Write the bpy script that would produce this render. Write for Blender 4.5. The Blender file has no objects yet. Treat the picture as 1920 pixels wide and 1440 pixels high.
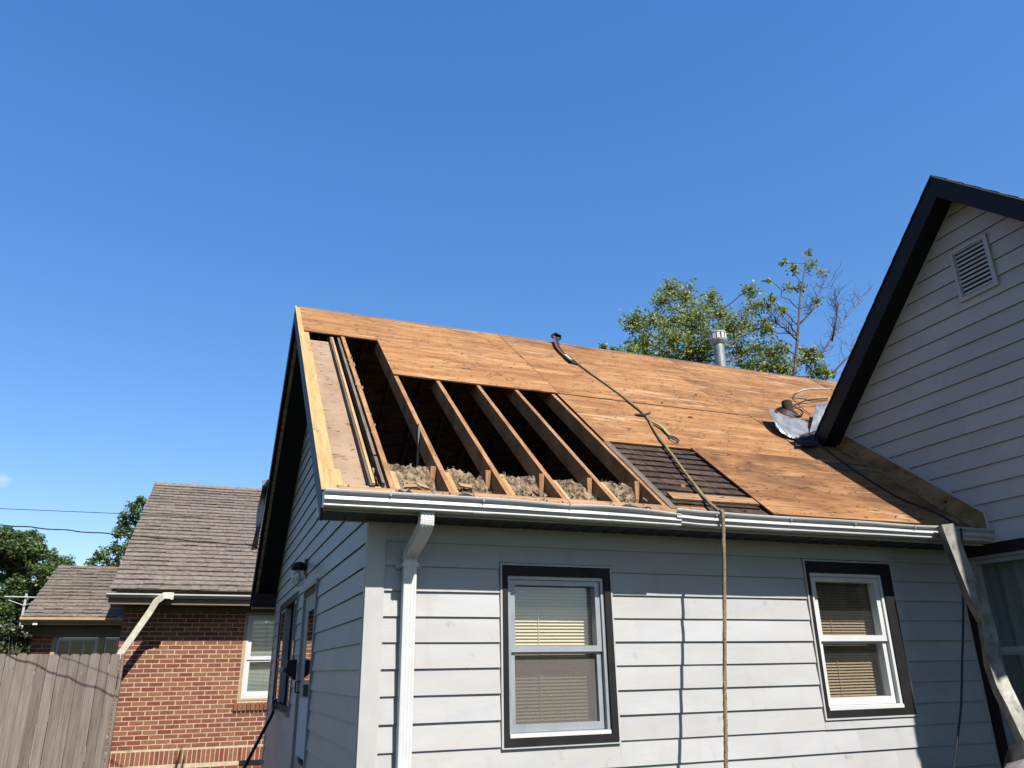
import bpy, math, random
from mathutils import Vector, Matrix, noise

random.seed(7)
SC = bpy.context.scene
COL = SC.collection
R = math.radians

# ------------------------------------------------------------------ camera
CAM = Vector((-0.9235, -4.9266, 1.6))
YAW, PIT, ROL, FPX = 0.370316, 0.356607, -0.016356, 1434.24
FW = Vector((math.sin(YAW) * math.cos(PIT), math.cos(YAW) * math.cos(PIT), math.sin(PIT)))
_r = Vector((math.cos(YAW), -math.sin(YAW), 0))
_u = _r.cross(FW)
RT = math.cos(ROL) * _r + math.sin(ROL) * _u
UP = -math.sin(ROL) * _r + math.cos(ROL) * _u
cd = bpy.data.cameras.new('camera')
cd.sensor_width = 36.0
cd.lens = FPX / 1920 * 36.0
cd.clip_end = 2000
cam = bpy.data.objects.new('camera', cd)
COL.objects.link(cam)
m = Matrix((RT, UP, -FW)).transposed().to_4x4()
m.translation = CAM
cam.matrix_world = m
SC.camera = cam

# ------------------------------------------------------------------ sky, sun, exposure
SUN_TO = Vector((-0.22, 1.0, -1.10)).normalized()      # direction the light travels
sun_el = math.asin(-SUN_TO.z)
sun_az = math.atan2(-SUN_TO.x, -SUN_TO.y)
W = bpy.data.worlds.new('World')
SC.world = W
W.use_nodes = True
wn, wl = W.node_tree.nodes, W.node_tree.links
wn.clear()
w_out = wn.new('ShaderNodeOutputWorld')
w_bg = wn.new('ShaderNodeBackground')
w_sky = wn.new('ShaderNodeTexSky')
w_sky.sky_type = 'NISHITA'
w_sky.sun_disc = False
w_sky.sun_elevation = sun_el
w_sky.sun_rotation = sun_az
w_sky.altitude = 600.0
w_sky.air_density = 1.0
w_sky.dust_density = 0.5
w_sky.ozone_density = 1.5
w_bg.inputs['Strength'].default_value = 0.150
w_hs = wn.new('ShaderNodeHueSaturation')
w_hs.inputs['Saturation'].default_value = 1.78
w_hs.inputs['Hue'].default_value = 0.512
w_gm = wn.new('ShaderNodeGamma')
w_gm.inputs['Gamma'].default_value = 0.6
wl.new(w_sky.outputs[0], w_gm.inputs['Color'])
wl.new(w_gm.outputs[0], w_hs.inputs['Color'])
# one small fair-weather cloud low on the left
w_tc = wn.new('ShaderNodeTexCoord')
_cv = ((2 - 960) / FPX) * RT - ((899 - 720) / FPX) * UP + FW
_cv.normalize()
w_dt = wn.new('ShaderNodeVectorMath'); w_dt.operation = 'DISTANCE'; w_dt.inputs[1].default_value = _cv
w_nz = wn.new('ShaderNodeTexNoise'); w_nz.inputs['Scale'].default_value = 90.0; w_nz.inputs['Detail'].default_value = 5.0
w_ad = wn.new('ShaderNodeMath'); w_ad.operation = 'MULTIPLY_ADD'; w_ad.inputs[1].default_value = 0.022; 
w_mr = wn.new('ShaderNodeMapRange'); w_mr.interpolation_type = 'SMOOTHSTEP'
w_mr.inputs['From Min'].default_value = 0.022; w_mr.inputs['From Max'].default_value = 0.010; w_mr.inputs['To Max'].default_value = 0.30
w_mx = wn.new('ShaderNodeMix'); w_mx.data_type = 'RGBA'
w_mx.inputs[7].default_value = (2.9, 3.0, 3.2, 1)
wl.new(w_tc.outputs['Generated'], w_dt.inputs[0]); wl.new(w_tc.outputs['Generated'], w_nz.inputs['Vector'])
wl.new(w_nz.outputs[0], w_ad.inputs[0]); wl.new(w_dt.outputs['Value'], w_ad.inputs[2])
wl.new(w_ad.outputs[0], w_mr.inputs['Value']); wl.new(w_mr.outputs[0], w_mx.inputs[0])
wl.new(w_hs.outputs[0], w_mx.inputs[6]); wl.new(w_mx.outputs[2], w_bg.inputs['Color'])
wl.new(w_bg.outputs[0], w_out.inputs['Surface'])
sd = bpy.data.lights.new('sun', 'SUN')
sd.energy = 5.0
sd.angle = R(0.53)
sd.color = (1.0, 0.95, 0.88)
sun = bpy.data.objects.new('sun', sd)
COL.objects.link(sun)
sun.rotation_euler = SUN_TO.to_track_quat('-Z', 'Y').to_euler()
sun.location = (3, -12, 14)
SC.view_settings.view_transform = 'Standard'
SC.view_settings.look = 'None'
SC.view_settings.exposure = 1.3
SC.view_settings.gamma = 1.0
SC.view_settings.use_curve_mapping = False
SC.render.engine = 'CYCLES'
SC.cycles.max_bounces = 6
SC.cycles.transparent_max_bounces = 12

# ------------------------------------------------------------------ helpers
def ray(x, y):
    return ((x - 960) / FPX) * RT - ((y - 720) / FPX) * UP + FW
def hit(x, y, n, d):
    v = ray(x, y); n = Vector(n)
    return CAM + v * ((d - CAM.dot(n)) / v.dot(n))
def atY(x, y, Y): return hit(x, y, (0, 1, 0), Y)
def atX(x, y, X): return hit(x, y, (1, 0, 0), X)
def atZ(x, y, Z): return hit(x, y, (0, 0, 1), Z)

class MB:
    def __init__(s): s.v = []; s.f = []
    def add(s, vs, fs):
        o = len(s.v); s.v += [tuple(v) for v in vs]; s.f += [tuple(i + o for i in f) for f in fs]; return s
    def box(s, x0, x1, y0, y1, z0, z1):
        return s.hexa([(x0, y0, z0), (x1, y0, z0), (x1, y1, z0), (x0, y1, z0), (x0, y0, z1), (x1, y0, z1), (x1, y1, z1), (x0, y1, z1)])
    def hexa(s, p):
        return s.add(p, [(0, 3, 2, 1), (4, 5, 6, 7), (0, 1, 5, 4), (1, 2, 6, 5), (2, 3, 7, 6), (3, 0, 4, 7)])
    def prism(s, poly, fn, d0, d1):            # poly of (u, z); fn(u, z, d) -> point
        n = len(poly)
        a = [fn(u, z, d0) for u, z in poly]; b = [fn(u, z, d1) for u, z in poly]
        return s.add(a + b, [tuple(range(n))[::-1], tuple(range(n, 2 * n))] + [(i, (i + 1) % n, n + (i + 1) % n, n + i) for i in range(n)])
    def tube(s, pts, rad, n=8, twist=0, lobes=0, lobe=0.0, cap=True):
        pts = [Vector(p) for p in pts]; N = len(pts)
        rads = rad if isinstance(rad, (list, tuple)) else [rad] * N
        o = len(s.v); up = Vector((0.13, 0.27, 0.95)); ang = 0
        for i, p in enumerate(pts):
            t = (pts[min(i + 1, N - 1)] - pts[max(i - 1, 0)]).normalized()
            if abs(t.dot(up)) > 0.97: up = Vector((1, 0.2, 0.1))
            e1 = (up - t * t.dot(up)).normalized(); e2 = t.cross(e1); up = e1
            if i: ang += twist * (p - pts[i - 1]).length
            for k in range(n):
                a = 2 * math.pi * k / n
                rr = rads[i] * (1 + lobe * math.cos(lobes * (a - ang))) if lobes else rads[i]
                s.v.append(tuple(p + e1 * (rr * math.cos(a)) + e2 * (rr * math.sin(a))))
        for i in range(N - 1):
            for k in range(n):
                k2 = (k + 1) % n
                s.f.append((o + i * n + k, o + i * n + k2, o + (i + 1) * n + k2, o + (i + 1) * n + k))
        if cap:
            s.f.append(tuple(o + k for k in range(n))[::-1]); s.f.append(tuple(o + (N - 1) * n + k for k in range(n)))
        return s
    def sweep(s, rings, closed=True, cap=True):   # rings: equal-length lists of points
        o = len(s.v); n = len(rings[0])
        for r in rings: s.v += [tuple(p) for p in r]
        for i in range(len(rings) - 1):
            for k in range(n if closed else n - 1):
                k2 = (k + 1) % n
                s.f.append((o + i * n + k, o + i * n + k2, o + (i + 1) * n + k2, o + (i + 1) * n + k))
        if cap and closed:
            s.f.append(tuple(o + k for k in range(n))[::-1]); s.f.append(tuple(o + (len(rings) - 1) * n + k for k in range(n)))
        return s
    def grid(s, fn, nu, nv):
        o = len(s.v)
        for j in range(nv + 1):
            for i in range(nu + 1): s.v.append(tuple(fn(i / nu, j / nv)))
        for j in range(nv):
            for i in range(nu):
                a = o + j * (nu + 1) + i; s.f.append((a, a + 1, a + nu + 2, a + nu + 1))
        return s

import bmesh
def to_mesh(name, mb, recalc=True):
    me = bpy.data.meshes.new(name)
    me.from_pydata(mb.v, [], mb.f)
    if recalc:
        b = bmesh.new(); b.from_mesh(me); bmesh.ops.recalc_face_normals(b, faces=b.faces); b.to_mesh(me); b.free()
    return me
ROOTLOC = {}
def tag(o, label=None, cat=None, group=None, kind=None):
    if label: o['label'] = label
    if cat: o['category'] = cat
    if group: o['group'] = group
    if kind: o['kind'] = kind
    return o
def thing(name, loc, label, cat, group=None):
    o = bpy.data.objects.new(name, None); COL.objects.link(o); o.location = loc; o.empty_display_size = 0.2
    ROOTLOC[o.name] = Vector(loc)
    return tag(o, label, cat, group)
def smooth(pts, n=10):
    pts = [Vector(p) for p in pts]; out = []
    for i in range(len(pts) - 1):
        p0, p1, p2, p3 = pts[max(i - 1, 0)], pts[i], pts[i + 1], pts[min(i + 2, len(pts) - 1)]
        for k in range(n):
            t = k / n; out.append(.5 * ((2 * p1) + (-p0 + p2) * t + (2 * p0 - 5 * p1 + 4 * p2 - p3) * t * t + (-p0 + 3 * p1 - 3 * p2 + p3) * t ** 3))
    out.append(pts[-1]); return out
smooth_pts = smooth
def setparent(o, parent):
    o.parent = parent
    o.matrix_parent_inverse = Matrix.Translation(-ROOTLOC[parent.name])
def obj(name, mb, mat, parent=None, smooth=False, recalc=True, solid=0, bevel=0):
    n = len(mb.v)
    lo = [min(v[i] for v in mb.v) for i in range(3)]; hi = [max(v[i] for v in mb.v) for i in range(3)]
    c = Vector(((lo[0] + hi[0]) / 2, (lo[1] + hi[1]) / 2, (lo[2] + hi[2]) / 2))
    mb.v = [(v[0] - c.x, v[1] - c.y, v[2] - c.z) for v in mb.v]
    me = to_mesh(name, mb, recalc)
    if smooth:
        me.shade_smooth()
    o = bpy.data.objects.new(name, me); COL.objects.link(o); o.location = c
    ROOTLOC[o.name] = c
    if mat: me.materials.append(mat)
    if parent: setparent(o, parent)
    if solid:
        md = o.modifiers.new('s', 'SOLIDIFY'); md.thickness = solid; md.offset = 0
    if bevel:
        md = o.modifiers.new('b', 'BEVEL'); md.width = bevel; md.segments = 2; md.limit_method = 'ANGLE'
    return o
def share(name, me, loc, parent, rot=None, scale=None):
    o = bpy.data.objects.new(name, me); COL.objects.link(o); o.location = loc
    if rot: o.rotation_euler = rot
    if scale: o.scale = scale
    ROOTLOC[o.name] = Vector(loc)
    if parent: setparent(o, parent)
    return o

# ------------------------------------------------------------------ materials
ALB = 0.43
KEEP = {'lawn', 'bark'}
def mat(name, c1, c2=None, c3=None, scale=(8, 8, 8), rough=0.7, metal=0.0, spec=0.3, bump=0.0, bscale=None, detail=5.0,
        spots=None, spot_scale=(30, 30, 30), spot_lo=0.62, spot_hi=0.72, rnd=0.0, lo=0.35, hi=0.65, streak=None, streak_scale=None, streak_lo=0.55, streak_hi=0.75, rough2=None, layers=()):
    M = bpy.data.materials.new(name); M.use_nodes = True
    N, L = M.node_tree.nodes, M.node_tree.links
    b = N['Principled BSDF']
    if name not in KEEP:
        sc_k = lambda c: tuple(x * ALB for x in c) if c else c
        c1, c2, c3, spots, streak = sc_k(c1), sc_k(c2), sc_k(c3), sc_k(spots), sc_k(streak)
    b.inputs['Roughness'].default_value = rough; b.inputs['Metallic'].default_value = metal
    b.inputs['Specular IOR Level'].default_value = spec
    geo = N.new('ShaderNodeNewGeometry'); oi = N.new('ShaderNodeObjectInfo')
    off = N.new('ShaderNodeVectorMath'); off.operation = 'SCALE'; off.inputs['Scale'].default_value = 37.0
    comb = N.new('ShaderNodeCombineXYZ')
    for i in range(3): L.new(oi.outputs['Random'], comb.inputs[i])
    L.new(comb.outputs[0], off.inputs[0])
    addv = N.new('ShaderNodeVectorMath'); addv.operation = 'ADD'
    L.new(geo.outputs['Position'], addv.inputs[0]); L.new(off.outputs[0], addv.inputs[1])
    def nz(sc, det=detail, dist=0.0):
        mp = N.new('ShaderNodeVectorMath'); mp.operation = 'MULTIPLY'; mp.inputs[1].default_value = sc
        L.new(addv.outputs[0], mp.inputs[0])
        t = N.new('ShaderNodeTexNoise'); t.inputs['Scale'].default_value = 1.0; t.inputs['Detail'].default_value = det; t.inputs['Roughness'].default_value = 0.6
        t.inputs['Distortion'].default_value = dist
        L.new(mp.outputs[0], t.inputs['Vector']); return t
    t = nz(scale)
    rp = N.new('ShaderNodeValToRGB')
    c2 = c2 or tuple(x * 0.85 for x in c1)
    rp.color_ramp.elements[0].position = lo; rp.color_ramp.elements[1].position = hi
    rp.color_ramp.elements[0].color = (*c2, 1); rp.color_ramp.elements[1].color = (*c1, 1)
    if c3:
        e = rp.color_ramp.elements.new((lo + hi) / 2); e.color = (*c3, 1)
    L.new(t.outputs[0], rp.inputs[0]); col = rp.outputs[0]
    def over(col, colr, sc, l, h, det=3.0, dist=0.0):
        t2 = nz(sc, det, dist)
        mr = N.new('ShaderNodeMapRange'); mr.inputs['From Min'].default_value = l; mr.inputs['From Max'].default_value = h
        L.new(t2.outputs[0], mr.inputs['Value'])
        mx = N.new('ShaderNodeMix'); mx.data_type = 'RGBA'
        L.new(mr.outputs[0], mx.inputs[0]); L.new(col, mx.inputs[6]); mx.inputs[7].default_value = (*colr, 1)
        return mx.outputs[2]
    for (lc, ls, ll, lh, la, ld) in layers:
        t2 = nz(ls, 4.0, ld)
        mr = N.new('ShaderNodeMapRange'); mr.inputs['From Min'].default_value = ll; mr.inputs['From Max'].default_value = lh; mr.inputs['To Max'].default_value = la
        L.new(t2.outputs[0], mr.inputs['Value'])
        mx = N.new('ShaderNodeMix'); mx.data_type = 'RGBA'
        L.new(mr.outputs[0], mx.inputs[0]); L.new(col, mx.inputs[6]); mx.inputs[7].default_value = (*(x * ALB for x in lc), 1); col = mx.outputs[2]
    if streak: col = over(col, streak, streak_scale, streak_lo, streak_hi, 4.0, 0.6)
    if spots: col = over(col, spots, spot_scale, spot_lo, spot_hi)
    if rnd:
        mr = N.new('ShaderNodeMapRange'); mr.inputs['To Min'].default_value = 1 - rnd; mr.inputs['To Max'].default_value = 1 + rnd
        L.new(oi.outputs['Random'], mr.inputs['Value'])
        mx = N.new('ShaderNodeMix'); mx.data_type = 'RGBA'; mx.blend_type = 'MULTIPLY'; mx.inputs[0].default_value = 1
        L.new(col, mx.inputs[6]); L.new(mr.outputs[0], mx.inputs[7]); col = mx.outputs[2]
    L.new(col, b.inputs['Base Color'])
    if rough2 is not None:
        t4 = nz(tuple(x * 1.7 for x in scale)); mr = N.new('ShaderNodeMapRange'); mr.inputs['To Min'].default_value = rough; mr.inputs['To Max'].default_value = rough2
        L.new(t4.outputs[0], mr.inputs['Value']); L.new(mr.outputs[0], b.inputs['Roughness'])
    if bump:
        t3 = nz(bscale or tuple(x * 3 for x in scale))
        bp = N.new('ShaderNodeBump'); bp.inputs['Strength'].default_value = 0.6; bp.inputs['Distance'].default_value = bump
        L.new(t3.outputs[0], bp.inputs['Height']); L.new(bp.outputs[0], b.inputs['Normal'])
    return M

M = {}
M['siding'] = mat('siding_paint', (0.610, 0.612, 0.612), (0.545, 0.545, 0.543), scale=(1.3, 3, 4), rough=0.5, spec=0.25, spots=(0.42, 0.40, 0.37), spot_scale=(9, 14, 9), spot_lo=0.66, spot_hi=0.80, bump=0.006, bscale=(1.6, 5, 5), rnd=0.035, layers=[((0.64, 0.58, 0.48), (0.8, 2, 5), 0.48, 0.70, 0.35, 0.5), ((0.44, 0.42, 0.39), (7, 7, 1.6), 0.58, 0.80, 0.45, 0.3), ((0.33, 0.32, 0.30), (26, 26, 20), 0.70, 0.76, 0.6, 1.0)])
M['siding_side'] = mat('siding_paint_end_walls', (0.64, 0.63, 0.615), (0.57, 0.56, 0.545), scale=(2, 1.3, 4), rough=0.5, spec=0.25, bump=0.005, bscale=(5, 1.6, 5), rnd=0.035, layers=[((0.46, 0.45, 0.43), (7, 7, 1.6), 0.55, 0.80, 0.45, 0.3)])
M['trim'] = mat('trim_white', (0.66, 0.65, 0.63), (0.58, 0.57, 0.55), scale=(5, 5, 3), rough=0.45)
M['black'] = mat('black_trim', (0.010, 0.010, 0.012), (0.006, 0.006, 0.008), scale=(6, 6, 6), rough=0.55, spec=0.2, bump=0.0006)
M['blackcase'] = mat('black_casing', (0.024, 0.022, 0.023), (0.015, 0.014, 0.015), scale=(6, 6, 6), rough=0.6, spec=0.15, bump=0.0006)
M['soffit'] = mat('black_soffit', (0.020, 0.020, 0.022), (0.014, 0.014, 0.016), scale=(10, 3, 10), rough=0.5, spec=0.25)
M['gutter'] = mat('gutter_white', (0.70, 0.71, 0.70), (0.58, 0.59, 0.58), scale=(3, 9, 9), rough=0.38, spec=0.4, spots=(0.40, 0.38, 0.34), spot_scale=(14, 30, 30), spot_lo=0.64, spot_hi=0.8, bump=0.002, bscale=(5, 12, 12))
M['white'] = mat('vinyl_white', (0.84, 0.85, 0.84), (0.76, 0.77, 0.76), scale=(5, 5, 5), rough=0.35, spec=0.4)
M['alu'] = mat('aluminium_frame', (0.50, 0.54, 0.57), (0.40, 0.44, 0.47), scale=(6, 6, 6), rough=0.38, spec=0.5, metal=0.25)
def ply(name, k, stain, sl, sh):
    q = lambda c: tuple(x * k for x in c)
    return mat(name, q((0.585, 0.325, 0.148)), q((0.37, 0.165, 0.066)), q((0.495, 0.250, 0.102)), scale=(0.9, 8, 8), rough=0.85, spec=0.10, lo=0.34, hi=0.66, detail=12, rnd=0.05,
               layers=[(q((0.34, 0.165, 0.08)), (1.3, 13, 13), 0.50, 0.66, 0.75, 1.4), (q(stain), (0.7, 1.3, 1.3), sl, sh, 0.75 if k > .95 else 0.9, 1.2), (q((0.74, 0.51, 0.31)), (1.0, 10, 10), 0.56, 0.68, 0.7, 0.9),
                       (q((0.22, 0.105, 0.055)), (3.2, 30, 30), 0.57, 0.64, 0.85, 1.0), (q((0.075, 0.04, 0.024)), (2.6, 34, 34), 0.645, 0.675, 0.95, 0.7), (q((0.08, 0.042, 0.025)), (9, 15, 15), 0.665, 0.69, 0.9, 3.0)], bump=0.006, bscale=(4, 40, 40))
M['ply'] = ply('plywood_aged', 0.96, (0.31, 0.150, 0.070), 0.49, 0.70)
M['ply_red'] = ply('plywood_reddish', 0.87, (0.22, 0.10, 0.052), 0.48, 0.68)
M['ply_stained'] = ply('plywood_stained', 0.88, (0.17, 0.082, 0.042), 0.46, 0.64)
M['ply_pale'] = mat('plywood_pale', (0.48, 0.34, 0.235), (0.35, 0.235, 0.15), (0.43, 0.295, 0.20), scale=(4, 3, 3), rough=0.85, spec=0.12, detail=8, spots=(0.17, 0.10, 0.065), spot_scale=(11, 17, 17), spot_lo=0.585, spot_hi=0.68, bump=0.002)
M['lumber'] = mat('rafter_lumber', (0.53, 0.305, 0.15), (0.30, 0.150, 0.068), (0.43, 0.230, 0.105), scale=(26, 4, 4), rough=0.8, spec=0.15, detail=7, streak=(0.20, 0.10, 0.045), streak_scale=(60, 5, 60), streak_lo=0.55, streak_hi=0.8, spots=(0.10, 0.05, 0.025), spot_scale=(22, 22, 22), spot_lo=0.68, spot_hi=0.74, bump=0.0015, rnd=0.08)
M['lumber_new'] = mat('fresh_lumber', (0.68, 0.48, 0.23), (0.52, 0.33, 0.13), (0.61, 0.41, 0.18), scale=(20, 3, 3), rough=0.75, spec=0.18, detail=6, spots=(0.12, 0.07, 0.03), spot_scale=(26, 18, 18), spot_lo=0.66, spot_hi=0.72, bump=0.001, rnd=0.06)
M['eave_board'] = mat('eave_lumber', (0.55, 0.35, 0.20), (0.36, 0.20, 0.10), (0.46, 0.27, 0.14), scale=(3, 26, 26), rough=0.82, spec=0.15, spots=(0.09, 0.05, 0.035), spot_scale=(12, 30, 30), spot_lo=0.62, spot_hi=0.7, bump=0.002, rnd=0.1)
M['old_wood'] = mat('old_sheathing', (0.52, 0.39, 0.29), (0.18, 0.14, 0.11), (0.36, 0.27, 0.20), scale=(4, 18, 18), rough=0.9, spec=0.1, detail=7, streak=(0.42, 0.36, 0.30), streak_scale=(6, 18, 18), streak_lo=0.6, streak_hi=0.75, bump=0.004)
M['grey_wood'] = mat('weathered_plank', (0.27, 0.215, 0.175), (0.15, 0.115, 0.09), scale=(40, 4, 4), rough=0.88, spec=0.12, bump=0.002, rnd=0.1)
M['kick'] = mat('kick_board', (0.56, 0.33, 0.155), (0.28, 0.155, 0.07), (0.43, 0.25, 0.11), scale=(8, 3, 9), rough=0.85, spec=0.12, spots=(0.035, 0.025, 0.02), spot_scale=(20, 8, 12), spot_lo=0.58, spot_hi=0.7, bump=0.002)
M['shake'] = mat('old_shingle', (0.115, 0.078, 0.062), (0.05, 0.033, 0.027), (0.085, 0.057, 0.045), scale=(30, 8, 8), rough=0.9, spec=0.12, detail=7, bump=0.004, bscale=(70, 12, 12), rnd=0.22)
M['insul'] = mat('insulation', (0.50, 0.395, 0.275), (0.085, 0.055, 0.034), (0.31, 0.23, 0.15), scale=(15, 15, 15), rough=0.95, spec=0.05, detail=8, bump=0.006, spots=(0.09, 0.06, 0.04), spot_scale=(12, 12, 12), spot_lo=0.6, spot_hi=0.7)
M['galv'] = mat('galvanised', (0.42, 0.42, 0.38), (0.18, 0.18, 0.155), (0.31, 0.31, 0.275), scale=(12, 12, 7), rough=0.42, rough2=0.7, metal=0.7, spec=0.5, spots=(0.12, 0.10, 0.08), spot_scale=(22, 22, 14), spot_lo=0.6, spot_hi=0.75, bump=0.002)
M['flash'] = mat('sheet_aluminium', (0.66, 0.67, 0.67), (0.38, 0.39, 0.39), scale=(9, 9, 9), rough=0.36, metal=0.55, spec=0.5, bump=0.005, bscale=(16, 16, 16), spots=(0.2, 0.19, 0.18), spot_scale=(16, 16, 16), spot_lo=0.62, spot_hi=0.75)
M['flue'] = mat('flue_metal', (0.44, 0.50, 0.50), (0.32, 0.37, 0.37), scale=(9, 9, 6), rough=0.5, metal=0.5, bump=0.001)
M['rust'] = mat('rusty_iron', (0.075, 0.04, 0.028), (0.025, 0.016, 0.013), scale=(20, 20, 20), rough=0.85, bump=0.003)
M['rubber'] = mat('black_rubber', (0.022, 0.021, 0.020), (0.013, 0.013, 0.013), rough=0.5)
M['greencable'] = mat('green_cable', (0.020, 0.030, 0.026), (0.012, 0.018, 0.016), rough=0.45)
M['coax'] = mat('white_cable', (0.66, 0.63, 0.55), rough=0.5)
M['rope'] = mat('hemp_rope', (0.42, 0.33, 0.20), (0.22, 0.16, 0.09), (0.33, 0.25, 0.14), scale=(120, 120, 60), rough=0.95, spec=0.05, bump=0.003, spots=(0.08, 0.06, 0.04), spot_scale=(60, 60, 60), spot_lo=0.6, spot_hi=0.7)
M['webbing'] = mat('black_webbing', (0.025, 0.023, 0.026), (0.012, 0.012, 0.014), scale=(60, 60, 60), rough=0.8, bump=0.002)
M['redweb'] = mat('red_webbing', (0.28, 0.07, 0.06), (0.16, 0.04, 0.04), scale=(60, 60, 60), rough=0.8)
M['yellowweb'] = mat('yellow_webbing', (0.50, 0.40, 0.14), (0.33, 0.26, 0.10), scale=(60, 60, 60), rough=0.8)
M['steel'] = mat('steel', (0.45, 0.45, 0.46), (0.3, 0.3, 0.31), scale=(20, 20, 20), rough=0.3, metal=0.9)
M['felt'] = mat('grey_underlayment', (0.30, 0.34, 0.36), (0.22, 0.25, 0.27), scale=(5, 5, 5), rough=0.6, bump=0.004)
M['feltink'] = mat('dark_print', (0.05, 0.055, 0.06), rough=0.7)
M['doorblue'] = mat('storm_door', (0.55, 0.80, 0.95), (0.44, 0.66, 0.80), scale=(4, 4, 3), rough=0.5, spec=0.3)
M['doorframe'] = mat('door_frame_grey', (0.42, 0.44, 0.46), (0.34, 0.36, 0.38), scale=(6, 6, 3), rough=0.5)
M['brickwhite'] = mat('mortar', (0.80, 0.64, 0.46), (0.62, 0.49, 0.34), scale=(14, 14, 14), rough=0.95, spec=0.05, bump=0.003)
M['cream'] = mat('cream_paint', (0.62, 0.44, 0.24), (0.52, 0.36, 0.19), scale=(7, 7, 7), rough=0.6, rnd=0.04, spots=(0.36, 0.28, 0.18), spot_scale=(12, 12, 12), spot_lo=0.64, spot_hi=0.76)
M['taupe'] = mat('taupe_fascia', (0.24, 0.18, 0.12), (0.19, 0.14, 0.09), scale=(4, 4, 4), rough=0.6)
M['creampipe'] = mat('cream_pipe', (0.92, 0.87, 0.72), (0.78, 0.71, 0.54), scale=(9, 9, 9), rough=0.45, spots=(0.42, 0.37, 0.24), spot_scale=(16, 16, 10), spot_lo=0.62, spot_hi=0.75)
M['roofsh'] = mat('weathered_shingle', (0.34, 0.29, 0.245), (0.15, 0.125, 0.108), (0.26, 0.22, 0.185), scale=(12, 22, 22), rough=0.93, spec=0.08, detail=8, bump=0.006, rnd=0.12, streak=(0.36, 0.31, 0.27), streak_scale=(9, 60, 60), streak_lo=0.6, streak_hi=0.75, spots=(0.50, 0.46, 0.40), spot_scale=(16, 34, 34), spot_lo=0.70, spot_hi=0.74)
M['fence'] = mat('weathered_cedar', (0.305, 0.255, 0.222), (0.195, 0.157, 0.135), (0.26, 0.213, 0.184), scale=(22, 22, 1.6), rough=0.9, spec=0.08, detail=8, streak=(0.15, 0.105, 0.085), streak_scale=(60, 60, 2.2), streak_lo=0.56, streak_hi=0.8, spots=(0.42, 0.35, 0.29), spot_scale=(9, 9, 5), spot_lo=0.68, spot_hi=0.74, bump=0.004, rnd=0.22, layers=[((0.12, 0.085, 0.07), (14, 14, 9), 0.67, 0.71, 0.8, 1.5)])
M['bark'] = mat('bark', (0.085, 0.065, 0.05), (0.04, 0.03, 0.025), scale=(9, 9, 3), rough=0.95, bump=0.01)
M['greycloth'] = mat('grey_cloth', (0.30, 0.27, 0.26), (0.22, 0.20, 0.195), scale=(9, 9, 9), rough=0.9, bump=0.004)
M['blackcloth'] = mat('black_cloth', (0.018, 0.017, 0.018), (0.010, 0.010, 0.011), scale=(9, 9, 9), rough=0.85, bump=0.004)
M['curtain'] = mat('dark_curtain', (0.34, 0.40, 0.40), (0.18, 0.22, 0.22), scale=(3, 20, 1), rough=0.9)
M['blind'] = mat('cream_blind', (0.88, 0.74, 0.50), (0.80, 0.66, 0.43), scale=(3, 3, 3), rough=0.6)
M['blind_green'] = mat('pale_green_blind', (0.40, 0.47, 0.42), (0.33, 0.40, 0.36), scale=(3, 3, 3), rough=0.6)
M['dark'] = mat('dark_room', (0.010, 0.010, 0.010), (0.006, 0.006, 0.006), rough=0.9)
M['drywall'] = mat('attic_floor', (0.10, 0.08, 0.06), (0.06, 0.05, 0.04), rough=0.95)
M['grass'] = mat('lawn', (0.040, 0.055, 0.020), (0.028, 0.036, 0.015), scale=(0.7, 0.7, 1), rough=0.95, spec=0.05, spots=(0.06, 0.05, 0.035), spot_scale=(0.4, 0.4, 1), spot_lo=0.5, spot_hi=0.7, bump=0.02, bscale=(30, 30, 30))

def brick_mat():
    Mt = bpy.data.materials.new('red_brick'); Mt.use_nodes = True
    N, L = Mt.node_tree.nodes, Mt.node_tree.links; b = N['Principled BSDF']
    b.inputs['Roughness'].default_value = 0.9; b.inputs['Specular IOR Level'].default_value = 0.1
    oi = N.new('ShaderNodeObjectInfo'); g = N.new('ShaderNodeNewGeometry')
    ad = N.new('ShaderNodeMath'); ad.operation = 'ADD'; fr = N.new('ShaderNodeMath'); fr.operation = 'FRACT'
    L.new(oi.outputs['Random'], ad.inputs[0]); L.new(g.outputs['Random Per Island'], ad.inputs[1]); L.new(ad.outputs[0], fr.inputs[0])
    rp = N.new('ShaderNodeValToRGB'); L.new(fr.outputs[0], rp.inputs[0])
    els = rp.color_ramp.elements
    els[0].position = 0; els[0].color = (0.105, 0.030, 0.021, 1); els[1].position = 1; els[1].color = (0.15, 0.068, 0.034, 1)
    for p, c in ((0.2, (0.130, 0.050, 0.031)), (0.45, (0.105, 0.038, 0.026)), (0.7, (0.145, 0.058, 0.034)), (0.9, (0.145, 0.070, 0.038))):
        e = els.new(p); e.color = (*c, 1)
    t = N.new('ShaderNodeTexNoise'); t.inputs['Scale'].default_value = 26; t.inputs['Detail'].default_value = 6
    L.new(g.outputs['Position'], t.inputs['Vector'])
    mr = N.new('ShaderNodeMapRange'); mr.inputs['To Min'].default_value = 0.6; mr.inputs['To Max'].default_value = 1.4; L.new(t.outputs[0], mr.inputs['Value'])
    mx = N.new('ShaderNodeMix'); mx.data_type = 'RGBA'; mx.blend_type = 'MULTIPLY'; mx.inputs[0].default_value = 1
    L.new(rp.outputs[0], mx.inputs[6]); L.new(mr.outputs[0], mx.inputs[7]); L.new(mx.outputs[2], b.inputs['Base Color'])
    bp = N.new('ShaderNodeBump'); bp.inputs['Distance'].default_value = 0.004; L.new(t.outputs[0], bp.inputs['Height']); L.new(bp.outputs[0], b.inputs['Normal'])
    return Mt
M['brick'] = brick_mat()

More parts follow.
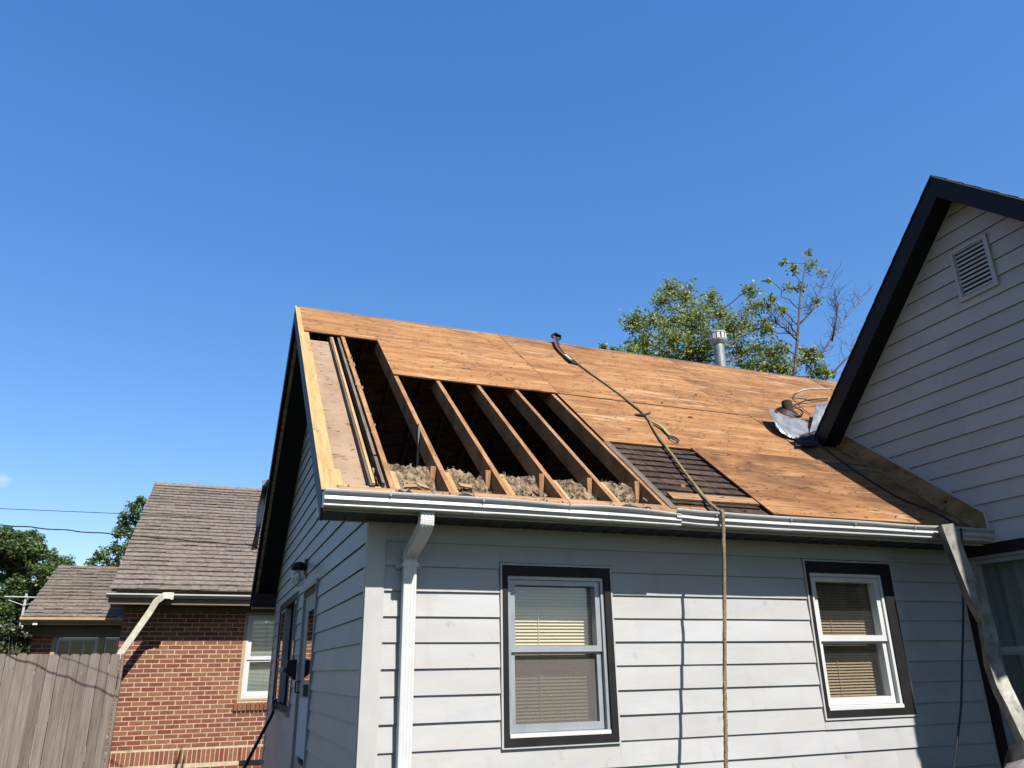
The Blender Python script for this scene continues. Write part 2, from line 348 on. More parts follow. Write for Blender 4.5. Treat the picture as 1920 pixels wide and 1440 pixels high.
def glass_mat(name, tint=(0.9, 0.93, 0.92), refl=1.0, haze=0.0):
    Mt = bpy.data.materials.new(name); Mt.use_nodes = True
    N, L = Mt.node_tree.nodes, Mt.node_tree.links; N.clear()
    o = N.new('ShaderNodeOutputMaterial'); tr = N.new('ShaderNodeBsdfTransparent'); gl = N.new('ShaderNodeBsdfGlossy')
    tr.inputs[0].default_value = (*tint, 1); gl.inputs['Roughness'].default_value = 0.015
    g = N.new('ShaderNodeNewGeometry')
    t = N.new('ShaderNodeTexNoise'); t.inputs['Scale'].default_value = 2.2; L.new(g.outputs['Position'], t.inputs['Vector'])
    bp = N.new('ShaderNodeBump'); bp.inputs['Distance'].default_value = 0.004; L.new(t.outputs[0], bp.inputs['Height']); L.new(bp.outputs[0], gl.inputs['Normal'])
    dt = N.new('ShaderNodeVectorMath'); dt.operation = 'DOT_PRODUCT'; L.new(g.outputs['Incoming'], dt.inputs[0]); L.new(g.outputs['Normal'], dt.inputs[1])
    def mth(op, a, b=None):
        n = N.new('ShaderNodeMath'); n.operation = op; L.new(a, n.inputs[0])
        if b is not None: n.inputs[1].default_value = b
        return n.outputs[0]
    ab = mth('ABSOLUTE', dt.outputs['Value']); om = mth('MULTIPLY_ADD', ab, -1.0); om.node.inputs[2].default_value = 1.0
    pw = mth('POWER', om, 5.0); fz = mth('MULTIPLY_ADD', pw, 0.943); fz.node.inputs[2].default_value = 0.057
    mu = N.new('ShaderNodeMath'); mu.operation = 'MULTIPLY'; mu.inputs[1].default_value = refl; mu.use_clamp = True; L.new(fz, mu.inputs[0])
    mx = N.new('ShaderNodeMixShader'); L.new(mu.outputs[0], mx.inputs[0]); L.new(tr.outputs[0], mx.inputs[1]); L.new(gl.outputs[0], mx.inputs[2])
    last = mx.outputs[0]
    if haze:
        df = N.new('ShaderNodeBsdfDiffuse'); df.inputs[0].default_value = (0.35, 0.33, 0.31, 1)
        m2 = N.new('ShaderNodeMixShader'); m2.inputs[0].default_value = haze; L.new(last, m2.inputs[1]); L.new(df.outputs[0], m2.inputs[2]); last = m2.outputs[0]
    L.new(last, o.inputs['Surface'])
    return Mt
M['glass'] = glass_mat('window_glass', (0.96, 0.97, 0.96), 1.2, 0.02)
M['glass_dim'] = glass_mat('window_glass_tinted', (0.82, 0.81, 0.79), 1.2, 0.02)
M['glass_dark'] = glass_mat('dark_glass', (0.45, 0.48, 0.50), 0.55)
M['glass_mirror'] = glass_mat('reflective_glass', (0.25, 0.27, 0.28), 5.0)
M['glass_lamp'] = glass_mat('lamp_glass', (0.9, 0.93, 0.94), 1.4, 0.12)
def screen_mat():
    Mt = bpy.data.materials.new('insect_screen'); Mt.use_nodes = True
    N, L = Mt.node_tree.nodes, Mt.node_tree.links; N.clear()
    o = N.new('ShaderNodeOutputMaterial'); tr = N.new('ShaderNodeBsdfTransparent'); df = N.new('ShaderNodeBsdfDiffuse'); df.inputs[0].default_value = (0.115, 0.105, 0.098, 1)
    mx = N.new('ShaderNodeMixShader'); mx.inputs[0].default_value = 0.38; L.new(tr.outputs[0], mx.inputs[1]); L.new(df.outputs[0], mx.inputs[2]); L.new(mx.outputs[0], o.inputs['Surface'])
    return Mt
M['screen'] = screen_mat()
def leaf_mat(name, c1, c2, c3):
    Mt = bpy.data.materials.new(name); Mt.use_nodes = True
    N, L = Mt.node_tree.nodes, Mt.node_tree.links; N.clear()
    o = N.new('ShaderNodeOutputMaterial'); g = N.new('ShaderNodeNewGeometry'); rp = N.new('ShaderNodeValToRGB')
    e = rp.color_ramp.elements; e[0].color = (*c1, 1); e[1].color = (*c3, 1); k = e.new(0.5); k.color = (*c2, 1)
    L.new(g.outputs['Random Per Island'], rp.inputs[0])
    df = N.new('ShaderNodeBsdfPrincipled'); df.inputs['Roughness'].default_value = 0.5; df.inputs['Specular IOR Level'].default_value = 0.3
    tl = N.new('ShaderNodeBsdfTranslucent'); mx = N.new('ShaderNodeMixShader'); mx.inputs[0].default_value = 0.35
    L.new(rp.outputs[0], df.inputs['Base Color']); L.new(rp.outputs[0], tl.inputs[0])
    L.new(df.outputs[0], mx.inputs[1]); L.new(tl.outputs[0], mx.inputs[2]); L.new(mx.outputs[0], o.inputs['Surface'])
    return Mt
M['leafA'] = leaf_mat('leaf_spring', (0.10, 0.135, 0.028), (0.16, 0.20, 0.038), (0.24, 0.26, 0.05))
M['leafD'] = leaf_mat('leaf_dark', (0.034, 0.062, 0.020), (0.058, 0.095, 0.027), (0.095, 0.13, 0.036))
M['leafM'] = leaf_mat('leaf_mid', (0.045, 0.08, 0.025), (0.065, 0.11, 0.03), (0.10, 0.14, 0.035))
M['leafS'] = leaf_mat('leaf_shrub', (0.05, 0.075, 0.03), (0.08, 0.105, 0.045), (0.15, 0.16, 0.09))

# ================================================================== ground
g = MB().box(-150, 150, -150, 150, -0.5, 0)
ground = tag(obj('ground', g, M['grass']), kind='structure')

# ================================================================== main house
XR = 5.077; D = 6.824; RY = 3.412; RZ = 5.579; SL = 0.7945; TH = math.atan(SL)
Z0 = RZ - SL * RY
zr = lambda Y: Z0 + SL * Y
NRM = Vector((0, -math.sin(TH), math.cos(TH)))
def RP(X, Y, h=0.0): return Vector((X, Y, zr(Y))) + NRM * h
def rbox(mb, x0, x1, y0, y1, h0, h1):
    return mb.hexa([RP(x0, y0, h0), RP(x1, y0, h0), RP(x1, y1, h0), RP(x0, y1, h0), RP(x0, y0, h1), RP(x1, y0, h1), RP(x1, y1, h1), RP(x0, y1, h1)])
NRB = Vector((0, math.sin(TH), math.cos(TH)))
def RB(X, Y, h=0.0): return Vector((X, Y, RZ - SL * (Y - RY))) + NRB * h
def bbox(mb, x0, x1, y0, y1, h0, h1):
    return mb.hexa([RB(x0, y0, h0), RB(x1, y0, h0), RB(x1, y1, h0), RB(x0, y1, h0), RB(x0, y0, h1), RB(x1, y0, h1), RB(x1, y1, h1), RB(x0, y1, h1)])
def atR(x, y, h=0.0):
    n = NRM; return hit(x, y, n, n.dot(RP(0, 0, h)))

house = thing('siding_house', (2.5, 3.4, 0), 'pale siding house with stripped plywood roof and exposed rafters', 'house')

def clip(poly, a, b, c):       # keep a*u + b*z <= c
    out = []
    for i in range(len(poly)):
        p, q = poly[i], poly[(i + 1) % len(poly)]
        dp, dq = a * p[0] + b * p[1] - c, a * q[0] + b * q[1] - c
        if dp <= 0: out.append(p)
        if (dp < 0 < dq) or (dq < 0 < dp):
            t = dp / (dp - dq); out.append((p[0] + t * (q[0] - p[0]), p[1] + t * (q[1] - p[1])))
    return out
def subtract(rects, hole):
    hu0, hu1, hz0, hz1 = hole; out = []
    for (u0, u1, z0, z1) in rects:
        if hu1 <= u0 or hu0 >= u1 or hz1 <= z0 or hz0 >= z1: out.append((u0, u1, z0, z1)); continue
        if hu0 > u0: out.append((u0, hu0, z0, z1))
        if hu1 < u1: out.append((hu1, u1, z0, z1))
        a, b = max(u0, hu0), min(u1, hu1)
        if hz0 > z0: out.append((a, b, z0, hz0))
        if hz1 < z1: out.append((a, b, hz1, z1))
    return out
def board(name, poly, zb, zt, fn, mt, parent, proud=0.017):
    n = len(poly)
    u0, u1 = min(p[0] for p in poly), max(p[0] for p in poly)
    if n == 4 and u1 - u0 > 0.3 and abs(poly[0][0] - poly[3][0]) < 1e-6 and abs(poly[1][0] - poly[2][0]) < 1e-6 and abs(poly[0][1] - poly[1][1]) < 1e-6 and abs(poly[2][1] - poly[3][1]) < 1e-6:
        za, zc = poly[0][1], poly[2][1]; k = max(2, int((u1 - u0) / .12)); sd_ = random.uniform(0, 99); mb = MB()
        dd = lambda z: 0.003 + (proud - 0.003) * (zt - z) / (zt - zb)
        rings = []
        for i in range(k + 1):
            u = u0 + (u1 - u0) * i / k; w = .0022 * noise.noise(Vector((u * 1.9, sd_, 0))); e = .0013 * noise.noise(Vector((u * 1.3, sd_, 5)))
            zm = (za + zc) / 2; lift = min(.015, (zt - zb) * .3) if za < zb + .001 else 0
            rings.append([fn(u, za + e, dd(za) + w), fn(u, zm, dd(zm) + w * .8 + .0012 * noise.noise(Vector((u * 4, sd_, 9)))), fn(u, zc, dd(zc)), fn(u, zc, -.004), fn(u, za + lift, -.004)])
        mb.sweep(rings)
        return obj(name, mb, mt, parent)
    d = lambda z: 0.003 + (proud - 0.003) * (zt - z) / (zt - zb)
    mb = MB(); a = [fn(u, z, d(z)) for u, z in poly]; b = [fn(u, z + (min(.015, (zt - zb) * .3) if z < zb + .001 else 0), -0.004) for u, z in poly]
    mb.add(a + b, [tuple(range(n)), tuple(range(n, 2 * n))[::-1]] + [(i, (i + 1) % n, n + (i + 1) % n, n + i) for i in range(n)])
    return obj(name, mb, mt, parent)
front = lambda u, z, d: Vector((u, -d, z))
leftw = lambda u, z, d: Vector((-d, u, z))
rightw = lambda u, z, d: Vector((XR - d, u, z))

SP = 0.15443
ZL0 = 2.0745
W1 = (0.875, 1.707, 1.1325, 2.268)
W2 = (3.410, 4.306, 1.210, 2.377)
SOF = 2.505
# front boards
k = 3
while True:
    zb = ZL0 - (12 - 1 - k) * SP if False else ZL0 + (k - 1) * SP
    k -= 1
    if zb < 0.05: break
    zt = zb + SP
    if zb > SOF: continue
    rects = [(0.098, XR - 0.022, zb, min(zt, SOF + 0.02))]
    for w in (W1, W2): rects = subtract(rects, (w[0] - 0.004, w[1] + 0.004, w[2] - 0.004, w[3] + 0.004))
    for (u0, u1, a, b) in rects:
        if b - a < 0.012: continue
        segs = [(u0, u1)]
        if u1 - u0 > 3: segs = [(u0, 3.36 + random.uniform(-.4, .9)), ]; segs.append((segs[0][1] + 0.0015, u1))
        for s0, s1 in segs:
            board('siding_board', [(s0, a), (s1, a), (s1, b), (s0, b)], zb, zt, front, M['siding'], house, proud=0.017 + random.uniform(-.0015, .0015))
# left gable boards
LWIN = (3.93, 5.98, 1.20, 2.43)
LDOOR = (2.33, 3.31, 0.02, 2.40)
GC = 0.155       # soffit drop below the roof surface
k = 30
zb = ZL0 + 20 * SP
while zb > 0.05:
    zt = zb + SP
    rects = [(0.0, D, zb, zt)]
    for w in (LWIN, LDOOR): rects = subtract(rects, (w[0] - .004, w[1] + .004, w[2] - .004, w[3] + .004))
    for (u0, u1, a, b) in rects:
        if b - a < 0.012: continue
        poly = [(u0, a), (u1, a), (u1, b), (u0, b)]
        poly = clip(poly, -SL, 1, Z0 - GC)
        if len(poly) > 2: poly = clip(poly, SL, 1, RZ + SL * RY - GC)
        if len(poly) > 2:
            us = [p[0] for p in poly]
            if max(us) - min(us) > 0.02: board('siding_board', poly, zb, zt, leftw, M['siding_side'], house)
    zb -= SP
# cores
mb = MB()
for (u0, u1, a, b) in subtract(subtract([(0.0, XR + 3, 0, SOF)], (W1[0], W1[1], W1[2], W1[3])), (W2[0], W2[1], W2[2], W2[3])):
    mb.box(u0, u1, 0.004, 0.12, a, b)
for (u0, u1, a, b) in subtract(subtract([(0.12, D - .12, 0, SOF)], LWIN), LDOOR): mb.box(0.004, 0.12, u0, u1, a, b)
mb.prism([(0.1, SOF), (D - .1, SOF), (RY, RZ - GC - 0.1)], leftw, -0.004, -0.05)
mb.box(0.0, XR + 3, D - .12, D, 0, SOF)
mb.box(XR + 2.9, XR + 3, 0.1, D, 0, 2.5)
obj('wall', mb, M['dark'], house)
obj('attic_floor', MB().box(0.1, XR + 3, 0.13, D - .13, 2.46, 2.50), M['drywall'], house)
# corner post and end trims
obj('corner_post', MB().box(-0.021, 0.088, -0.024, 0.0, 0.05, SOF).box(-0.024, 0.0, 0.0005, 0.03, 0.05, SOF), M['trim'], house)
obj('corner_channel', MB().box(0.0885, 0.098, -0.021, 0, 0.05, SOF), M['trim'], house)
obj('end_trim', MB().box(XR - 0.0215, XR - 0.002, -0.022, -0.0005, 0.05, SOF), M['trim'], house)
obj('rear_corner_trim', MB().box(-0.022, -0.0005, D - 0.05, D + .02, 0.05, SOF + .02), M['siding_side'], house)
obj('frieze_strip', MB().box(0.088, XR - .02, -0.020, -0.0185, SOF - .018, SOF - .001), M['siding_side'], house)
# rake J trim strips against the soffit of the gable
for sgn, P in ((0, RP), (1, RB)):
    mbx = MB(); y0, y1 = (0.0, RY) if sgn == 0 else (RY, D)
    fn = zr if sgn == 0 else (lambda Y: RZ - SL * (Y - RY))
    mbx.hexa([(-0.022, y0, fn(y0) - GC - 0.020), (-0.0, y0, fn(y0) - GC - 0.020), (-0.0, y1, fn(y1) - GC - 0.020), (-0.022, y1, fn(y1) - GC - 0.020),
              (-0.022, y0, fn(y0) - GC - 0.004), (-0.0, y0, fn(y0) - GC - 0.004), (-0.0, y1, fn(y1) - GC - 0.004), (-0.022, y1, fn(y1) - GC - 0.004)])
    obj('rake_trim', mbx, M['siding_side'], house)

# eave soffit panels (front), box return, fascia
XL = -0.345
x = XL + .006
while x < XR - 0.02:
    x1 = min(x + 0.152, XR - .01)
    mbx = MB(); y1 = -0.024 if x1 > -0.03 else -0.012
    mbx.prism([(x + .0015, SOF + .002), (x + .02, SOF - .004), (x1 - .02, SOF - .004), (x1 - .0015, SOF + .002), (x1 - .0015, SOF + .012), (x + .0015, SOF + .012)], lambda u, z, d: Vector((u, d, z)), -0.298, y1)
    obj('soffit_panel', mbx, M['soffit'], house); x += 0.152
obj('soffit_light_block', MB().box(XL + .006, XR - .012, -0.297, 0.0035, SOF + .0135, SOF + .018), M['soffit'], house)  # unseen sheet added to block sun leaking through the panel gaps
obj('fascia', MB().box(XL, XR - .01, -0.306, -0.299, SOF - 0.004, 2.61), M['trim'], house)
obj('eave_return', MB().box(XL - .004, XL + .004, -0.298, 0.012, SOF - .006, 2.64).box(XL + .005, -0.025, 0.001, 0.012, SOF - .006, 2.62), M['siding_side'], house)
# rake soffits and fascias (black)
mbx = MB(); rbox(mbx, XL - .0015, -0.024, 0.02, RY + .1, -0.150, -0.142)
mbb = MB(); bbox(mbb, XL - .0015, -0.024, RY + .1, D + 0.29, -0.150, -0.142)
obj('rake_soffit', mbx, M['black'], house); obj('rake_soffit', mbb, M['black'], house)
mbx = MB(); mbx.prism([(-0.30, zr(-0.30) - .19), (RY, RZ - .19), (RY, RZ - .012), (-0.30, zr(-0.30) - 0.012)], leftw, 0.347, 0.362)
obj('rake_fascia', mbx, M['black'], house)
mbb = MB(); mbb.prism([(RY + .0005, RZ - .21), (D + .3, RZ - SL * (D + .3 - RY) - .21), (D + .3, RZ - SL * (D + .3 - RY) - 0.0), (RY + .0005, RZ - 0.0)], leftw, 0.347, 0.362)
obj('rake_fascia', mbb, M['black'], house)
obj('rear_eave_box', MB().box(XL + .002, -0.025, D - .02, D + .3, 2.47, 2.66), M['black'], house)
obj('rear_soffit', MB().box(0, XR + 3, D + .01, D + .3, 2.50, 2.51), M['black'], house)
# metal drip edge along both rakes
mbx = MB(); rbox(mbx, -0.366, -0.345, -0.31, RY, 0.002, 0.005); obj('drip_edge', mbx, M['lumber_new'], house)

# rear slope: sheathing boards seen from inside + rafters
yy = RY + 0.02
while yy < D + .3:
    y1 = min(yy + 0.115, D + .3)
    mbb = MB(); bbox(mbb, -0.345, 9, yy + .002, y1 - .002, -0.02 + random.uniform(-.004, .004), 0.0); obj('sheathing_board', mbb, M['old_wood'], house); yy = y1
for X in [-0.30, 0.09, 0.48, 0.89, 1.29, 1.685, 2.08, 2.48, 2.89, 3.3]:
    mbb = MB(); bbox(mbb, X - .019, X + .019, RY + .02, D + .28, -0.16, -0.026); obj('rear_rafter', mbb, M['old_wood'], house)
mbb = MB(); bbox(mbb, -0.345, 9, RY + .0, D + .32, 0.004, 0.012); obj('rear_underlay', mbb, M['felt'], house)
obj('ridge_board', MB().box(-0.33, 9, RY - .011, RY + .011, RZ - .22, RZ - .03), M['old_wood'], house)

# front rafters
RX = [0.09, 0.48, 0.885, 1.29, 1.685, 2.085]
for X in RX:
    mbx = MB(); w = 0.019
    for_y0 = -0.235
    rbox(mbx, X - w, X + w, for_y0, RY - .02, -0.150, -0.015)
    obj('rafter', mbx, M['lumber'], house, bevel=0.002)
for X in [2.49, 2.90, 3.3, 3.7, 4.1, 4.5]:
    mbx = MB(); rbox(mbx, X - .019, X + .019, -.23, RY - .02, -0.170, -0.047); obj('rafter', mbx, M['old_wood'], house)
# short sistered tails
for X, l in zip(RX, (0.10, 0.14, 0.16, 0.14, 0.16, 0.09)):
    mbx = MB(); rbox(mbx, X + .021, X + .058, -0.245, -0.245 + l + .16, -0.118, -0.030); obj('rafter_tail', mbx, M['lumber_new'], house, bevel=0.002)
mbx = MB(); rbox(mbx, -0.262, -0.222, -0.235, -0.03, -0.10, -0.018); obj('rafter_tail', mbx, M['lumber_new'], house)
# ceiling joists with their sawn ends
for X in RX[1:] + [2.49]:
    obj('ceiling_joist', MB().box(X - .062, X - .022, 0.10 + random.uniform(-.01, .03), 3.3, 2.79, 2.935), M['lumber'], house, bevel=0.002)
obj('ceiling_joist', MB().box(RX[0] + .022, RX[0] + .06, 0.14, 3.3, 2.79, 2.93), M['lumber'], house)
# wall plate and eave boards
obj('wall_plate', MB().box(-0.02, XR, 0.0, 0.12, 2.515, 2.56), M['lumber'], house)
xs = [XL + .02, 0.10, 0.62, 1.30, 1.78, 2.42]
for i in range(len(xs) - 1):
    mbx = MB(); rbox(mbx, xs[i] + .003, xs[i + 1] - .003, -0.295, -0.215 + random.uniform(-.012, .006), -0.045 + random.uniform(-.006, .004), -0.012); obj('eave_board', mbx, M['eave_board'], house)
for a, b in ((2.42, 3.02), (3.02, 4.0), (4.0, 4.62)):
    mbx = MB(); rbox(mbx, a + .003, b - .003, -0.312, -0.272, -0.036, -0.008 + random.uniform(-.006, .002)); obj('eave_board', mbx, M['eave_board'], house)
obj('sub_fascia', MB().box(XL + .02, XR - .03, -0.2985, -0.272, SOF + .02, 2.585), M['eave_board'], house)
# torn strips of old felt on the eave edge
for a, b, y in ((0.42, 0.66, -.29), (1.66, 1.92, -.292), (0.11, 0.2, -.285)):
    mbx = MB(); n = 8
    mbx.grid(lambda u, v: RP(a + (b - a) * u, y + .035 * v * (0.5 + .5 * math.sin(u * 9 + a * 7)) + .0, -0.004 + .012 * math.sin(u * 3.1) * v), n, 3); obj('felt_scrap', mbx, M['webbing'], house, solid=0.003)

deb = MB(); rd = random.Random(23)
for _ in range(130):
    X = rd.uniform(XL + .05, 4.6); p = RP(X, rd.uniform(-.30, -.22), -.006) if rd.random() < .6 else Vector((X, rd.uniform(-.42, -.32), 2.545)); z_ = rd.uniform(.004, .013)
    a_ = Vector((rd.gauss(0, 1), rd.gauss(0, 1), rd.gauss(0, .4))).normalized() * z_; b_ = Vector((rd.gauss(0, 1), rd.gauss(0, 1), rd.gauss(0, .6))).normalized() * z_ * .6
    deb.add([p - a_, p + b_, p + a_, p - b_, p + Vector((0, 0, z_ * .7))], [(0, 1, 4), (1, 2, 4), (2, 3, 4), (3, 0, 4)])
tag(obj('eave_debris', deb, M['shake'], house, recalc=False), kind='stuff')
# left rake bay: yellow edge boards, pale panel, planks
mbx = MB(); rbox(mbx, -0.344, -0.310, -0.28, RY - .01, -0.060, -0.003); obj('rake_board', mbx, M['lumber_new'], house)
mbx = MB(); rbox(mbx, -0.308, -0.262, -0.27, 2.575, -0.060, -0.010); obj('rake_board', mbx, M['lumber_new'], house)
mbx = MB(); rbox(mbx, -0.262, -0.03, -0.235, 2.50, -0.075, -0.062); obj('soffit_backing', mbx, M['ply_pale'], house)
mbx = MB(); rbox(mbx, -0.055, -0.022, -0.20, 2.52, -0.062, -0.012); obj('lookout_plank', mbx, M['grey_wood'], house)
mbx = MB(); rbox(mbx, -0.040, -0.021, -0.19, 2.50, -0.0115, -0.004); obj('lath_strip', mbx, M['lumber_new'], house)
mbx = MB(); rbox(mbx, 0.030, 0.052, 0.20, 2.56, -0.09, -0.022); obj('lookout_plank', mbx, M['grey_wood'], house)
mbx = MB(); rbox(mbx, 0.032, 0.054, -0.14, 0.185, -0.09, -0.026); obj('lookout_plank', mbx, M['grey_wood'], house)
mbx = MB(); rbox(mbx, -0.215, 0.02, -0.235, -0.185, -0.058, -0.030); obj('eave_board', mbx, M['lumber_new'], house)
# nails and splinters left standing on the first rafter
mbx = MB()
for i in range(26):
    Y = random.uniform(0, 2.5); p = RP(0.09 + random.choice((-.018, .018)) + random.uniform(-.004, .004), Y, -0.016); s = random.uniform(.003, .009)
    mbx.box(p.x - s, p.x + s, p.y - s, p.y + s, p.z - s, p.z + s * 1.4)
tag(obj('splinters', mbx, M['ply_pale'], house), kind='stuff')

# plywood sheets
sheets = [(-0.312, 2.142, 2.590, RY + .004), (2.146, 4.63, 2.725, RY + .004), (4.634, 7.05, 2.725, RY + .004), (7.054, 9, 2.725, RY + .004),
          (0.449, 2.142, 1.665, 2.586), (2.146, 4.30, 1.668, 2.721), (4.304, 6.70, 1.668, 2.721), (6.704, 9, 1.668, 2.721),
          (2.118, 4.45, 0.716, 1.662), (4.454, 6.4, 0.716, 1.664), (2.975, 4.47, -0.272, 0.712), (4.474, 5.05, -0.268, 0.712)]
for i, (a, b, c, d) in enumerate(sheets):
    a += .003; b -= .003; c += .003; d -= .002
    h = random.uniform(-.004, .005) if i != 10 else .013; mbx = MB()
    n = 14
    top = []; 
    def pt(u, v, hh):
        wv = 0.003 * noise.noise(Vector((u * 1.7 + i, v * 2.1, 0.3)))
        return RP(a + (b - a) * u, c + (d - c) * v, hh + wv)
    o = len(mbx.v)
    mbx.grid(lambda u, v: pt(u, v, h), n, 6); mbx.grid(lambda u, v: pt(u, v, h - .013), n, 6)
    N1 = (n + 1) * 7
    for q in range(n):
        mbx.f.append((q, q + 1, N1 + q + 1, N1 + q)); e = 6 * (n + 1); mbx.f.append((e + q, e + q + 1, N1 + e + q + 1, N1 + e + q))
    for q in range(6):
        e = q * (n + 1); mbx.f.append((e, e + n + 1, N1 + e + n + 1, N1 + e)); e += n; mbx.f.append((e, e + n + 1, N1 + e + n + 1, N1 + e))
    obj('plywood_sheet', mbx, M['ply_red' if i in (1, 2, 3, 6, 7) else 'ply_stained' if i in (9, 10, 11) else 'ply'], house)
# torn strips and gouges left by the stripped shingles, and nail heads along the rafters
tear = MB(); nail = MB(); rt = random.Random(17)
for (a, b, c, d) in sheets:
    n = int((min(b, 7.2) - a) * (d - c) * 75)
    for _ in range(max(0, n)):
        X = rt.uniform(a + .02, min(b, 7.2) - .02); Y = rt.uniform(c + .02, d - .02); ln = rt.uniform(.008, .035) * (2.2 if rt.random() < .18 else 1); w = rt.uniform(.0018, .0052)
        ang = rt.gauss(0, .16) if rt.random() < .75 else rt.uniform(-1.2, 1.2)
        dx, dy = math.cos(ang) * ln, math.sin(ang) * ln * .8
        P0 = lambda u, v: RP(X + u, Y + v, .0105 if (a, c) != sheets[10][::2] else .0185)
        tear.add([P0(-dx, -dy), P0(dx * .2 + dy * w / ln, dy * .2 - w), P0(dx, dy), P0(-dx * .1 - dy * w / ln, -dy * .1 + w)], [(0, 1, 2, 3)])
    xk = 0.09
    while xk < min(b, 7):
        if xk > a + .02:
            y = c + .03
            while y < d:
                X, Y = xk + rt.uniform(-.012, .012), y; r_ = .0042
                if rt.random() < .7: nail.add([RP(X - r_, Y - r_, .011), RP(X + r_, Y - r_, .011), RP(X + r_, Y + r_, .011), RP(X - r_, Y + r_, .011)], [(0, 1, 2, 3)])
                y += rt.uniform(.11, .17)
        xk += .405
M['tear'] = mat('torn_wood_fibre', (0.16, 0.075, 0.038), (0.06, 0.03, 0.017), scale=(30, 30, 30), rough=0.95)
tag(obj('torn_fibres', tear, M['tear'], house, recalc=False), kind='stuff')
tag(obj('nail_heads', nail, M['rust'], house, recalc=False), kind='stuff')
# dark underside boards beneath the sheets at the hole edges (old solid decking)
yy = 1.70
while yy < 2.6:
    mbx = MB(); rbox(mbx, 2.11, 5.0, yy, yy + .11, -0.045, -0.0165); yy += .115

# exposed old shingle patch
mbx = MB(); rbox(mbx, 2.10, 2.158, -0.25, 0.712, -0.028, -0.006); obj('weathered_plank', mbx, M['grey_wood'], house)
mbx = MB(); rbox(mbx, 2.158, 5.0, -0.26, 0.74, -0.044, -0.034); obj('old_deck', mbx, M['old_wood'], house)
ny = 9; y = 0.712
pitch = 0.0885
row = 0
while y > -0.26:
    yb = y - pitch * random.uniform(.96, 1.04)
    x = 2.162 - random.uniform(0, .1)
    while x < 2.973:
        wd = random.uniform(0.10, 0.235); x1 = min(x + wd, 2.974); x0 = max(x, 2.162)
        if x1 - x0 > .02:
            j = random.uniform(-.003, .003); hb = random.uniform(0, .003)
            mbx = MB()
            pts = [RP(x0 + .002, yb + j, -0.024 + hb), RP(x1 - .002, yb + j + random.uniform(-.004, .004), -0.024 + hb), RP(x1 - .002, y + .02, -0.030), RP(x0 + .002, y + .02, -0.030)]
            up = [RP(x0 + .002, yb + j, -0.012 + hb), RP(x1 - .002, yb + j, -0.012 + hb + random.uniform(-.002, .002)), RP(x1 - .002, y + .02, -0.028), RP(x0 + .002, y + .02, -0.028)]
            mbx.hexa(pts + up); obj('shingle', mbx, M['shake'], house)
        x += wd
    y = yb; row += 1
mbx = MB(); rbox(mbx, 2.20, 2.972, -0.135, -0.055, -0.012, 0.004); obj('brown_batten', mbx, M['eave_board'], house)

# insulation
def fbm(p, o=5):
    v = 0; a = 1; f = 1
    for _ in range(o): v += a * noise.noise(p * f); a *= .55; f *= 2.1
    return v
mbx = MB()
def ins(u, v):
    X = 0.02 + 2.12 * u; Y = -0.13 + 1.0 * v
    base = 2.915
    if X < 0.50: base += 0.07 * math.exp(-((X - .27) / .15) ** 2)
    top = base + 0.045 * fbm(Vector((X * 7, Y * 7, 1.7))) + 0.030 * fbm(Vector((X * 17, Y * 17, 4.1)))
    lim = zr(Y) - 0.075 + 0.055 * fbm(Vector((X * 8, Y * 8, 9.7))) + 0.034 * fbm(Vector((X * 19, Y * 19, 3.3)))
    lim = min(lim, zr(Y) - .02)
    top = min(top, lim)
    for cx, cy, r, dp in ((0.33, 0.06, .055, .10), (0.76, 0.06, .07, .07), (0.72, -.10, .08, .04), (1.50, -.06, .09, .06), (1.92, 0.03, .12, .13), (1.12, -.02, .05, .06), (1.60, .04, .05, .05)):
        dd = ((X - cx) / r) ** 2 + ((Y - cy) / (r * .8)) ** 2; top -= dp * math.exp(-dd)
    for xj in RX[1:]:
        top -= 0.075 * math.exp(-((X - xj + .042) / .045) ** 2) * max(0, min(1, (.16 - Y) / .06))
    top += 0.03 * min(0, fbm(Vector((X * 11, Y * 11, 6.1)), 3)) - .008
    top = max(top, 2.60); lim = top
    return Vector((X + .012 * noise.noise(Vector((X * 20, Y * 20, 8))), Y + .02 * noise.noise(Vector((X * 20, Y * 20, 18))), min(top, lim)))
mbx.grid(ins, 240, 90)
rr = random.Random(3)
for i in range(4500):
    u, v = rr.random(), rr.random() ** 1.7; p = ins(u, v) + Vector((0, 0, rr.uniform(-.004, .014)))
    s = rr.uniform(.005, .017); d1 = Vector((rr.gauss(0, 1), rr.gauss(0, 1), rr.gauss(0, .7))).normalized() * s; d2 = Vector((rr.gauss(0, 1), rr.gauss(0, 1), rr.gauss(0, 1))).normalized() * s * .6
    mbx.add([p - d1, p + d2, p + d1, p - d2 * .6], [(0, 1, 2), (0, 2, 3)])
tag(obj('insulation', mbx, M['insul'], house, recalc=False), kind='stuff')
# broken wood chips in the insulation
for (x, y, s, rz) in ((0.60, -0.10, .05, .3), (1.10, -.13, .055, 1.1), (0.30, -.14, .05, .6), (0.22, -.15, .04, -.4), (1.97, -.13, .04, .9)):
    mbx = MB().box(-s, s, -s * .5, s * .5, -.005, .005)
    mt = Matrix.Rotation(rz, 3, 'Z') @ Matrix.Rotation(.7, 3, 'X'); c = Vector((x, y, zr(y) - .03))
    mbx.v = [tuple(mt @ Vector(v) + c) for v in mbx.v]; obj('wood_chip', mbx, M['eave_board'], house)
# hanging strip inside the attic
obj('plastic_strip', MB().box(0.448, 0.456, .62, .66, 2.95, 3.4), M['felt'], house)

